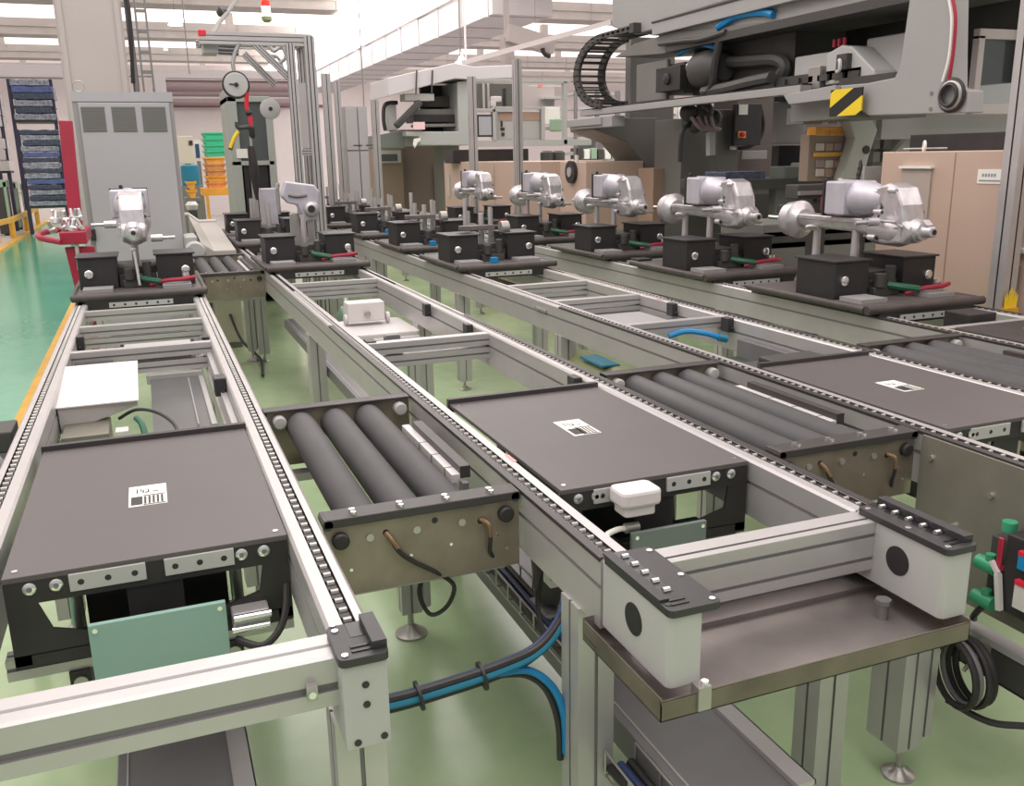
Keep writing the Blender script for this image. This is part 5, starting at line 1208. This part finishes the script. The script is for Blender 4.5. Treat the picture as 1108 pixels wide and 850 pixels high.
mb = MB(); mb.tube([Vector((XG+.03,5.95+.06*math.cos(a_),2.72+.05*math.sin(a_))) for a_ in [2*PI*i/16 for i in range(17)]],.012); mb.tube([(XG+.02,6.05,2.7),(XG+.02,5.8,2.72),(XG+.02,5.7,2.66)],.012); mb.build('cable_loop','steel',t)
mb = MB(); mb.tube([(XG+.02,7.4,2.52),(XG+.0,7.0,2.50),(XG+.0,6.7,2.48),(XG+.02,6.4,2.5)],.02); mb.build('conduit','machine_dark',t)
# drag chain, curved at the far end
t_ = MB(); n = 15
cy, cz, rz, ry = 8.45, 2.385, .345, .62
for i in range(n):
    a0 = PI*.5 + PI*i/n; a1 = PI*.5 + PI*(i+1)/n
    for xx in (XG-.02, XG+.26):
        pts = []
        for rr in (.80, 1.0):
            for a_ in (a0, a1): pts.append((cy-ry*rr*math.cos(a_)*1.0, cz+rz*rr*math.sin(a_)))
        t_.prism([pts[0],pts[1],pts[3],pts[2]],'X',xx,xx+.03)
    am = (a0+a1)/2
    if i % 1 == 0:
        for rr in (.84,.97):
            y_, z_ = cy-ry*rr*math.cos(am), cz+rz*rr*math.sin(am)
            t_.beam((XG-.02,y_,z_),(XG+.29,y_,z_),.06,.012)
t_.box(XG-.02,XG+.01,7.85,cy,cz+rz*.86,cz+rz); t_.box(XG+.26,XG+.29,7.85,cy,cz+rz*.86,cz+rz)
for k in range(6): t_.box(XG-.02,XG+.29,7.87+.1*k,7.92+.1*k,cz+rz*.9,cz+rz*.96)
t_.box(XG-.03,XG+.3,7.78,7.86,cz+rz*.8,cz+rz*1.04)
t_.build('drag_chain','black_brown',t)
# robot unit sitting on the rail
t = thing('servo_slide', (4.7,5.1,2.05), 'white and grey servo slide unit standing on the gantry lower rail', 'slide unit')
mb = MB(); a=aX(866,62,4.55); b=aX(905,88,4.55); mb.box(4.5,4.75,b.y,a.y,b.z,a.z); mb.build('long_housing','cap_grey',t,bevel=.012)
mb = MB(); a=aX(905,55,4.5); b=aX(958,86,4.5)
mb.prism([(a.y,a.z-.02),(a.y-.14,a.z+.02),(a.y-.24,a.z-.0),(b.y+.02,b.z+.06),(b.y,b.z),(a.y,b.z)],'X',4.42,4.72); mb.build('side_cover','cap_grey',t,bevel=.01)
mb = MB(); c=aX(916,67,4.42); mb.cbox((4.40,c.y,c.z),(.05,.10,.10)); mb.build('connector_plate','machine_dark',t,bevel=.004)
mb = MB(); mb.tube([(4.36,c.y,c.z+.01),(4.34,c.y-.03,c.z+.0),(4.35,c.y-.02,c.z-.05),(4.37,c.y+.03,c.z-.06)],.012); mb.build('cable','white_plastic',t)
mb = MB(); a=aX(938,42,4.6); b=aX(976,88,4.6); mb.box(4.6,4.9,b.y,a.y,b.z,a.z); mb.build('rear_housing','cap_grey',t,bevel=.01)
mb = MB(); a=aX(875,73,4.4); b=aX(886,95,4.4); mb.box(4.40,4.46,b.y,a.y,b.z,a.z); mb.build('stop_post','steel',t,bevel=.003)
mb = MB(); a=aX(908,85,4.4); b=aX(968,93,4.4); mb.box(4.40,4.7,b.y,a.y,b.z,a.z); mb.build('foot_plate','machine_dark',t,bevel=.003)
mb = MB(); a=aX(903,46,4.5); 
for k in range(3): mb.cyl((4.5,a.y-.05*k,a.z-.03),(4.5,a.y-.05*k,a.z+.02),.014,0,8)
mb.build('red_cable','red',t)
# hazard plate
XH=XG-.06
q0=aX(899,97.5,XH); q1=aX(931,124,XH)
mb = MB(); mb.box(XH,XH+.012,q1.y,q0.y,q1.z,q0.z); o=mb.build('hazard_plate','hazard',None,bevel=.001,origin=(XH,q1.y,q1.z)); tag(o,'square black and yellow striped hazard plate on the gantry end','hazard plate')
# cable down the near column
t = thing('column_cable', (4.6,4.3,2.2), 'red and white cables clipped down the near gantry column into a coil', 'cable')
mb = MB(); mb.tube([aX(1030,-6,4.285),aX(1034,20,4.285),aX(1031,60,4.285),aX(1026,88,4.285)],.010,0); mb.tube([aX(1026,-6,4.285),aX(1030,22,4.285),aX(1027,62,4.285),aX(1020,88,4.285)],.009,1)
mb.build('cable',['red','paper'],t)
for k in range(3):
    c=aX(1029,103,4.28); R_=.085-.014*k
    mb = MB(); mb.tube([Vector((4.285-.012*k,c.y+R_*math.cos(a_),c.z+R_*math.sin(a_))) for a_ in [2*PI*i/14 for i in range(15)]],.011,0,8,True,2); mb.build('coil_loop',['black','steel','black'][k],t)
# window frame at the right top
t = thing('guard_window', (5.2,4.6,2.2), 'grey framed clear guard window beside the gantry column at the top right', 'window')
Yw=4.55
for a_,b_ in (((1049,120),(1060,34)),((1060,34),(1112,24)),((1049,118),(1112,114)),((1090,115),(1112,20))):
    pass
a=aY(1052,118,Yw); b=aY(1061,38,Yw); xr=a.x+.55
mb = MB(); mb.box(a.x,a.x+.05,Yw,Yw+.05,a.z,b.z); mb.box(a.x,xr,Yw,Yw+.05,a.z-.03,a.z+.03); mb.box(a.x,xr,Yw,Yw+.05,b.z-.02,b.z+.04); mb.box(xr-.05,xr,Yw,Yw+.05,a.z,b.z); mb.build('frame','concrete_pink',t,bevel=.003)
mb = MB(); mb.box(a.x+.05,xr-.05,Yw+.02,Yw+.026,a.z+.03,b.z-.02); mb.build('pane','glass',t)
t = thing('panel_stack', (5.5,5.3,2.0), 'pale stacked enclosure panels seen through the guard window', 'panel')
a=aY(1033,10,5.4); b=aY(1062,118,5.4); mb = MB(); mb.box(a.x,b.x+.9,5.4,5.5,b.z,a.z); mb.build('panel','duct',t); 
mb = MB(); mb.box(a.x+.1,b.x-.12,5.38,5.4,aY(1040,50,5.4).z-.4,aY(1040,50,5.4).z); mb.build('recess','machine_mid',t)
mb = MB(); mb.box(a.x,b.x,5.36,5.4,aY(1040,34,5.4).z,aY(1040,24,5.4).z); mb.build('lip','concrete_pink',t)
# ------------------------------------------------------------------ machine behind gantry
t = thing('dark_machine', (6.2,7,0), 'dark grey machine enclosure under the gantry with a black control panel', 'machine')
Ym=7.2
def pm(name,px0,py0,px1,py1,Y,dep,m_,par,bev=.006):
    mb = MB(); mb.pbox(px0,py0,px1,py1,Y,dep); return mb.build(name,m_,par,bevel=bev)
pm('left_wall',738,128,798,330,Ym+.6,.5,'machine_mid',t)
pm('back_panel',798,100,1000,330,Ym+.55,.4,'machine_brown',t)
pm('column',778,118,795,240,Ym+.3,.1,'machine_grey_dark',t)
pm('lower_wall',740,212,905,330,Ym,.4,'machine_dark',t)
cp = pm('control_panel',796,112,823,157,Ym+.2,.05,'black',t)
mb = MB(); mb.pbox(800,113,806,124,Ym+.19,.01); mb.pbox(806.5,113,809,124,Ym+.19,.01); mb.build('white_label','paper',cp)
mb = MB(); mb.pbox(799,142,807,149,Ym+.19,.01); e_=mb.build('stop_plate','orange',cp); c=aY(803,145.5,Ym+.18); mb=MB(); mb.lathe((c.x,Ym+.19,c.z),(0,-1,0),[(0,.02),(.03,.024),(.035,.015)],0,14); mb.build('stop_button','bright_red',e_)
pm('name_plate',803,163,830,172,Ym+.4,.03,'machine_grey',t)
pm('lamp',792,158,797,162,Ym+.25,.04,'white_plastic',t)
mb = MB(); mb.tube([aY(823,115,Ym+.3),aY(826,135,Ym+.3),aY(822,150,Ym+.3),aY(812,158,Ym+.3),aY(800,160,Ym+.3)],.02); mb.build('cable','black',t)
mb = MB(); mb.tube([aY(736,175,Ym),aY(737,150,Ym),aY(742,137,Ym),aY(755,132,Ym)],.022); mb.build('cable','black',t)
mb = MB(); c0=aY(769,140,Ym); c1=aY(769,168,Ym); mb.beam(c0,c1,.06,.06); mb.build('pipe_post','cap_grey',t)
mb = MB()
for k,(px,py,r) in enumerate(((745,122,.08),(757,128,.10),(765,133,.08),(773,127,.07),(752,137,.06),(762,121,.09))): mb.ball(aY(px,py,Ym),r,0,10)
for k in range(4): mb.tube([aY(748+7*k,126,Ym-.08),aY(757+5*k,138,Ym-.1),aY(770+3*k,140,Ym-.08)],.018,1)
mb.build('actuator_cluster',['black_brown','mauve'],t)
pm('white_box',843,110,871,155,6.6,.08,'cabinet_edge',t,.01)
pm('dark_gap',843,157,884,188,6.7,.1,'black_gloss',t)
# workbench with metal parts
t = thing('workbench', (5.3,6.4,0), 'dark workbench with a vice and lilac part in front of the machine', 'workbench')
pm('bench_top',780,195,905,202,6.3,.6,'machine_dark',t); 
for px in (790,885): 
    pm('leg',px,202,px+10,330,6.35,.08,'machine_dark',t)
pm('drawer_unit',840,202,880,250,6.4,.1,'machine_mid',t)
pm('tool_box',785,186,828,196,6.4,.3,'film_dark',t)
pm('vice_body',849,180,868,196,6.35,.2,'sage_dark',t,.01)
pm('vice_jaw',868,176,878,192,6.35,.15,'machine_grey',t,.01)
# parts organizer
t = thing('parts_organizer', (5.1,5.4,1.2), 'clear drawer organizer with yellow trim under an orange box below the hazard plate', 'organizer')
Yo=5.6
pm('body',876,146,918,195,Yo,.10,'brown_panel',t)
for r_ in range(4):
    for c_ in range(3):
        x=884+9.5*c_; y=155+9.2*r_
        if r_==1: continue
        pm('drawer',x,y,x+8,y+8,Yo-.015,.015,['beige','peach_dark','mauve'][(r_+c_)%3],t,.003)
pm('trim_strip',882,165,912,169,Yo-.02,.02,'yellow_paint',t,.002)
t = thing('orange_box', (5.1,5.6,1.9), 'small orange box with dark marks on top of the drawer organizer', 'box')
pm('box',883,137,920,147,Yo,.10,'orange',t,.004)
mb = MB()
for k in range(5): mb.pbox(894+4*k,141,896.5+4*k,145,Yo-.004,.004)
mb.build('print','orange_brown',t)
# wire combs and upright beside organizer
t = thing('comb_rack', (5.2,5.8,1.9), 'grey comb rack of short bars just under the hazard plate', 'rack')
pm('rail',872,108,900,116,5.8,.1,'machine_dark',t)
for k in range(7): pm('bar',902+4*k,125,904.5+4*k,134,5.75,.05,'steel',t,0)
pm('side_block',870,116,890,134,5.8,.2,'machine_grey',t)
t = thing('leaning_column', (5.2,5.3,0), 'pale sloping machine column right of the drawer organizer', 'column')
mb = MB(); pts=[(917,125),(942,125),(950,140),(940,170),(925,235),(905,235),(912,190),(925,150)]
mb.prism([(aY(px,py,5.5).x,aY(px,py,5.5).z) for px,py in pts],'Y',5.5,5.6); mb.build('casting','pale_grey',t,bevel=.01)
mb = MB(); c=aY(939,162,5.48); mb.lathe((c.x,5.5,c.z),(0,-1,0),[(0,.03),(.01,.03)],0,16); mb.build('port','black',t)
t = thing('side_machine', (5.7,5.6,0), 'grey machine side with slots between the sloping column and the tan cabinet', 'machine')
pm('upper_panel',955,123,1092,149,5.62,.06,'machine_grey',t)
pm('side_panel',948,125,1000,300,5.85,.1,'machine_grey_dark',t)
pm('pale_panel',943,126,968,146,5.8,.05,'machine_grey',t)
for k in range(2):
    for j in range(2): pm('slot_block',945+12*k,150+14*j,952+12*k,161+14*j,5.78,.06,'machine_mid',t,.004)
mb = MB(); mb.prism([(aY(px,py,5.7).x,aY(px,py,5.7).z) for px,py in ((968,165),(1000,128),(1090,122),(1090,128),(1010,134),(985,165))],'Y',5.7,5.75); mb.build('brace','machine_grey',t)
# chain and red part behind D1
t = thing('hoist_chain', (4.4,4.6,1.3), 'short black chain hanging behind the nearest casting', 'chain')
mb = MB()
for k in range(16):
    c=aY(931-.7*k+ (k%2),178+3.2*k,4.25); mb.tube([c+Vector((.016*math.cos(a_)*(1 if k%2 else .4),.012*math.cos(a_),.022*math.sin(a_))) for a_ in [2*PI*i/8 for i in range(9)]],.007,0,6,False)
mb.build('links','black',t)
t = thing('smoke_panel', (4.45,4.5,1.2), 'small translucent grey panel behind the nearest casting', 'panel')
pm('panel',936,180,952,200,4.55,.02,'machine_grey',t,.002)
mb = MB(); mb.beam(aY(938,199,4.56),(aY(938,199,4.56).x,4.56,.9),.02,.02); mb.build('stem','machine_dark',t)
t = thing('toggle_clamp', (4.1,4.6,1.1), 'dark horizontal clamp arm with red handle left of the nearest casting', 'clamp')
pm('arm',864,200,903,214,4.6,.12,'machine_dark',t); pm('arm_top',866,207,903,210,4.58,.03,'aluminium_dark',t,.001); pm('lower_arm',852,222,925,228,4.62,.1,'machine_dark',t)
mb = MB(); mb.ball(aY(909,215,4.5),.035,0,12); mb.ball(aY(907,222,4.5),.03,1,12); mb.tube([aY(905,212,4.55),aY(914,203,4.5),aY(922,204,4.5)],.016,0); mb.build('handle',['red','pink_mark'],t)
mb = MB(); mb.lathe(aY(905,198,4.6),(1,0,-.2),[(0,.02),(.02,.035),(.06,.03)],0,12); mb.build('knob','cap_grey',t)
mb = MB(); p=aY(884,228,4.67); mb.box(p.x-.04,p.x+.04,4.63,4.71,.0,p.z+.02); mb.build('stand','machine_dark',t)
t = thing('machine_bed', (5.2,5.2,0), 'low grey machine bed of stacked plates behind the rightmost conveyor', 'machine bed')
for k,(py0,py1,m_) in enumerate(((243,250,'machine_mid'),(251,262,'machine_dark'),(263,300,'machine_mid'))): pm('plate',826,py0,960,py1,5.2,.5-.0*k,m_,t)
# whiteboard chart
t = thing('wall_chart', (5.9,12,1.9), 'white planning chart with printed grid seen through the gap under the gantry', 'chart')
pm('board',706,116,738,160,12.4,.05,'paper',t,.002)
mb = MB()
for k in range(8): mb.pbox(711,124+4.4*k,732,124.7+4.4*k,12.39,.005)
mb.pbox(708,123,715,126,12.38,.01); mb.pbox(722,123,731,125.5,12.38,.01); mb.build('print','grey_label',t)
pm('edge',737,112,741,158,12.3,.08,'white_plastic',t,.002)
mb = MB(); p=aY(722,160,12.4); mb.box(p.x-.3,p.x-.24,12.45,12.5,0,p.z+.1); mb.box(p.x+.2,p.x+.26,12.45,12.5,0,p.z+.1); mb.build('stand','machine_mid',t)
# ------------------------------------------------------------------ mid distance gantry and enclosure
t = thing('far_gantry', (5.6,14,0), 'smaller far grey gantry with open bay and pink tag, left of the aluminium posts', 'gantry')
Yg=14
mb = MB(); pts=[(420,84),(492,68),(512,72),(560,70),(560,84),(512,86),(492,85),(420,104)]
mb.prism([(aY(px,py,Yg).x,aY(px,py,Yg).z) for px,py in pts],'Y',Yg,Yg+1.2); mb.build('top_beam','duct',t,bevel=.01)
mb = MB(); pts=[(497,88),(510,86),(510,157),(456,157),(455,147),(441,147),(441,142),(498,142)]
mb.prism([(aY(px,py,Yg).x,aY(px,py,Yg).z) for px,py in pts],'Y',Yg+.1,Yg+1.0); mb.build('c_frame','machine_light',t,bevel=.01)
mb = MB(); pts=[(408,146),(440,141),(444,146),(444,160),(408,160)]
mb.prism([(aY(px,py,Yg).x,aY(px,py,Yg).z) for px,py in pts],'Y',Yg+.3,Yg+1.0); mb.build('lower_arm','green_grey',t,bevel=.01)
pm('bay_back',455,92,498,143,Yg+.9,.1,'machine_dark',t)
pm('slide_block',450,118,498,124,Yg+.3,.5,'machine_mid',t); pm('slide_rail',448,124,498,132,Yg+.25,.5,'black',t); pm('drive_rail',450,134,498,137,Yg+.2,.3,'machine_mid',t); pm('top_slide',455,104,498,116,Yg+.5,.4,'machine_dark',t)
mb = MB(); mb.beam(aY(428,137,Yg+.1),aY(455,110,Yg+.1),.10,.10); mb.build('swing_arm','black_brown',t,bevel=.02)
pm('pink_tag',447,132,460,140,Yg+.05,.02,'pink_pale',t,.002)
mb = MB(); pts=[(449,150),(456,149),(456,152),(453,154),(450,160),(448,156)]; mb.prism([(aY(px,py,Yg).x,aY(px,py,Yg).z) for px,py in pts],'Y',Yg+.05,Yg+.08); mb.build('paper_tag','paper',t)
pm('white_unit',419,112,430,141,Yg+.4,.3,'cap_grey',t,.01)
mb = MB(); mb.tube([aY(417,141,Yg+.4),aY(415,128,Yg+.4),aY(417,113,Yg+.4),aY(430,111,Yg+.4)],.03); mb.build('hose','black',t)
for px in (451,468):
    mb = MB(); mb.tube([aY(px,76,Yg-.02),aY(px-.5,90,Yg-.02),aY(px-1,102,Yg-.02)],.012,0,6); mb.build('cable','machine_dark',t)
pm('cover_plate',438,101,470,109,Yg+.1,.3,'cap_grey',t)
pm('column',480,157,500,260,Yg+.4,.6,'machine_mid',t)
# fenced enclosure between the two posts
t = thing('fence_enclosure', (6,13,0), 'aluminium framed machine enclosure with grey screen and switch panel between two posts', 'enclosure')
Yn=12.0
for (px0,py0,px1,py1) in ((513,85,560,89),(513,118,560,121),(514,152,640,157),(560,86,618,90),(535,115,585,118)): pm('frame_bar',px0,py0,px1,py1,Yn,.08,'machine_light',t,.003)
for (px0,py0,px1,py1) in ((513,86,517,156),(533,116,537,153),(610,88,614,156),(586,116,590,152)): pm('frame_post',px0,py0,px1,py1,Yn,.08,'machine_light',t,.003)
pm('upper_back',517,90,556,117,Yn+.9,.1,'dark_window',t)
for px in (523,528): pm('inner_post',px,90,px+2,117,Yn+.5,.04,'cap_grey',t,.002)
pm('camera_unit',533,104,543,110,Yn+.5,.1,'white_plastic',t,.01); pm('camera_base',531,109,537,115,Yn+.5,.1,'white_plastic',t,.01); pm('arm',545,95,548,116,Yn+.5,.06,'black',t)
s_=pm('screen',517,124,533,148,Yn+.02,.04,'black_plastic',t,.003); mb = MB(); mb.pbox(518,126,532,146,Yn+.01,.01); mb.build('screen_face','screen_grey',s_)
b_=pm('switch_panel',539,121,584,151,Yn+.05,.1,'machine_light',t,.004)
mb = MB(); mb.pbox(540,121.5,584,130,Yn+.04,.01); mb.build('peach_strip','peach_dark',b_)
mb = MB(); mb.pbox(542,138,546,141,Yn+.03,.02); mb.pbox(543,143.5,546,147,Yn+.03,.02); mb.pbox(542,131,544,137,Yn+.03,.02); mb.build('switch','black',b_)
mb = MB(); mb.pbox(561,137,565,141,Yn+.03,.02); mb.pbox(561,144,565,148,Yn+.03,.02); mb.build('button','white_plastic',b_)
pm('dark_top_box',490,162,572,175,12.6,.4,'black',t); 
pm('rear_panel',562,89,600,117,Yn+1.0,.05,'concrete_pink',t)
for k in range(4): pm('shelf',590,104+11*k,612,107+11*k,Yn+.8,.3,'cap_grey',t,.004)
pm('paper_stack',592,116,606,134,Yn+.7,.2,'paper',t,.004); pm('fan_unit',600,128,611,142,Yn+.4,.2,'sage',t,.02)
mb = MB(); mb.pbox(573,92,610,94,Yn+.3,.03,0); mb.pbox(583,91,587,95,Yn+.28,.03,1); mb.build('light_bar',['white_plastic','pink_mark'],t)
t = thing('fan_pair', (6.2,12.6,1.6), 'two dark cylinders standing between the wide tan cabinet and the disc cabinet', 'cylinder')
for px in (592,604):
    mb = MB(); c=aY(px,187,14.2); c2=aY(px,163,14.2); mb.lathe(c,(0,0,1),[(0,.11),(c2.z-c.z-.03,.11),(c2.z-c.z,.07)],0,16); mb.build('tank','machine_dark',t)
mb = MB(); a=aY(586,187,14.2); b=aY(612,200,14.2); mb.box(a.x,b.x,14.0,14.45,0,a.z); mb.build('plinth','machine_mid',t)
t['label']='two dark cylinders on a plinth between the wide tan cabinet and the disc cabinet'; t.name='tank_pair'
t = thing('rear_shelving', (7.5,15,0), 'distant pale shelving and panels behind the drag chain', 'shelving')
for k in range(6): pm('shelf',620,100+16*k,672,103+16*k,15,.4,'cap_grey',t,.003)
pm('back_sheet',622,140,700,200,15.5,.05,'duct',t,0)
for px in (622,645,667): pm('upright',px,98,px+3,230,14.95,.05,'aluminium_dark',t,.002)
for k in range(6): pm('bin',625+7.5*k,160+ (k%2)*1.5,631+7.5*k,172,14.9,.3,['machine_dark','paper','sage'][k%3],t,.01)
# long grey ducts/beams at top middle
t = thing('overhead_bracket', (9,20,4), 'grey overhead column and bracket in front of the roof beams, top centre', 'column')
mb = MB(); mb.pbox(546,40,557,75,19.5,.3); mb.build('drop_column','concrete_pink',t); mb=MB(); mb.beam(aY(548,36,19.5),aY(598,50,19.5),.3,.35); mb.build('arm','concrete_pink',t)
mb = MB(); mb.beam(aY(500,68,19),aY(660,24,19),.06,.10); mb.build('conduit','wall_white',t)
mb = MB(); mb.tube([aY(587,52,19.3),aY(589,58,19.3),aY(595,61,19.3)],.05); mb.build('cable','black',t)
mb = MB(); c=aY(551,40,19.5); mb.box(c.x-.05,c.x+.05,19.6,19.7,c.z,6.5); mb.build('hanger','concrete_pink',t)
# wires, pendants
def pendant(px, py, Y, s, label):
    c = aY(px,py,Y); t = thing('pendant_lamp', c, label, 'lamp', 'high bay pendant lamps')
    mb = MB(); mb.lathe(c,(0,0,-1),[(0,.04*s),(.10*s,.07*s),(.32*s,.17*s),(.42*s,.30*s),(.48*s,.31*s)],0,18); mb.build('lamp_shade','lamp',t)
    mb = MB(); mb.cyl(c,(c.x,c.y,7.55),.012*s,0,6); mb.build('suspension_wire','machine_mid',t)
pendant(188.5,15,23,.5,'white pendant lamp hanging right of the concrete column')
pendant(579,27,23,.45,'white cone pendant lamp high above the fence enclosure')
pendant(499,57,21,.5,'white cone pendant lamp just above the far gantry beam')
pendant(179,50,40,.28,'tiny far pendant lamp below and left of the bigger one')
pendant(395,24,40,.6,'small lamp against the glare of the roof light')
t = thing('signal_lamp', aY(288,14,14), 'red and white signal lamp hanging above the tool frame', 'signal lamp')
c=aY(288,12,14); mb=MB(); mb.lathe((c.x,14,c.z),(0,0,1),[(-.07,.06),(.06,.06)],0,12); mb.build('white_stage','lamp',t)
mb=MB(); mb.lathe((c.x,14,c.z),(0,0,1),[(.06,.06),(.13,.06),(.15,.03)],0,12); mb.build('red_stage','signal_red',t)
mb=MB(); mb.lathe((c.x,14,c.z),(0,0,1),[(-.15,.04),(-.12,.07),(-.07,.07)],0,12); mb.build('green_base','olive',t); mb=MB(); mb.cyl((c.x,14,c.z+.15),(c.x,14,7.55),.012,0,6); mb.build('suspension_wire','machine_mid',t)
t = thing('hanging_wire', (4,16,5), 'thin vertical drop wires hanging from the roof in mid hall', 'wire')
for px,py in ((396,50),(392,170),): pass
for px,p0,p1 in ((397,30,170),(504,8,66),(498,30,62),(205,0,80)):
    a=aY(px,p1,15.5); mb=MB(); mb.cyl(a,(a.x,a.y,7.55),.018 if px==504 else .010,0,6); mb.build('wire','wall_white' if px==504 else 'machine_mid',t)
t = thing('roof_cable', (1.5,13,5), 'slack grey cable sloping down to the top of the tool frame', 'cable')
mb=MB(); mb.tube([aY(258,-4,13),aY(247,12,12.4),aY(236,26,11.6),aY(232,33,10.5),(aY(228,38,9.8))],.025); mb.build('cable','machine_mid',t); mb=MB(); c=aY(240,13,12.3); mb.lathe(c,(1,0,.5),[(-.06,.03),(0,.07),(.06,.03)],0,10); mb.build('clamp','machine_dark',t)

# ------------------------------------------------------------------ light
w = bpy.data.worlds.new('world'); sc.world = w; w.use_nodes = True
bg = w.node_tree.nodes['Background']; bg.inputs[0].default_value = (1, .985, .975, 1); bg.inputs[1].default_value = .55
def area(name, loc, size, energy, rot=(0,0,0), col=(1,.98,.97)):
    l = bpy.data.lights.new(name,'AREA'); l.shape='RECTANGLE'; l.size=size[0]; l.size_y=size[1]; l.energy=energy; l.color=col
    o = bpy.data.objects.new(name,l); COL.objects.link(o); o.location=loc; o.rotation_euler=rot; return o
area('roof_light', (0,4,6.4), (3,12), 260)
area('roof_light', (4.5,13,6.3), (8,3), 300)
sc.view_settings.view_transform='Standard'; sc.view_settings.look='None'; sc.view_settings.gamma=1; sc.view_settings.use_curve_mapping=False
sc.view_settings.exposure=-0.15
sc.cycles.use_denoising=True
try: sc.cycles.denoiser='OPENIMAGEDENOISE'
except Exception: pass
sc.cycles.max_bounces=6; sc.cycles.diffuse_bounces=3; sc.cycles.glossy_bounces=3
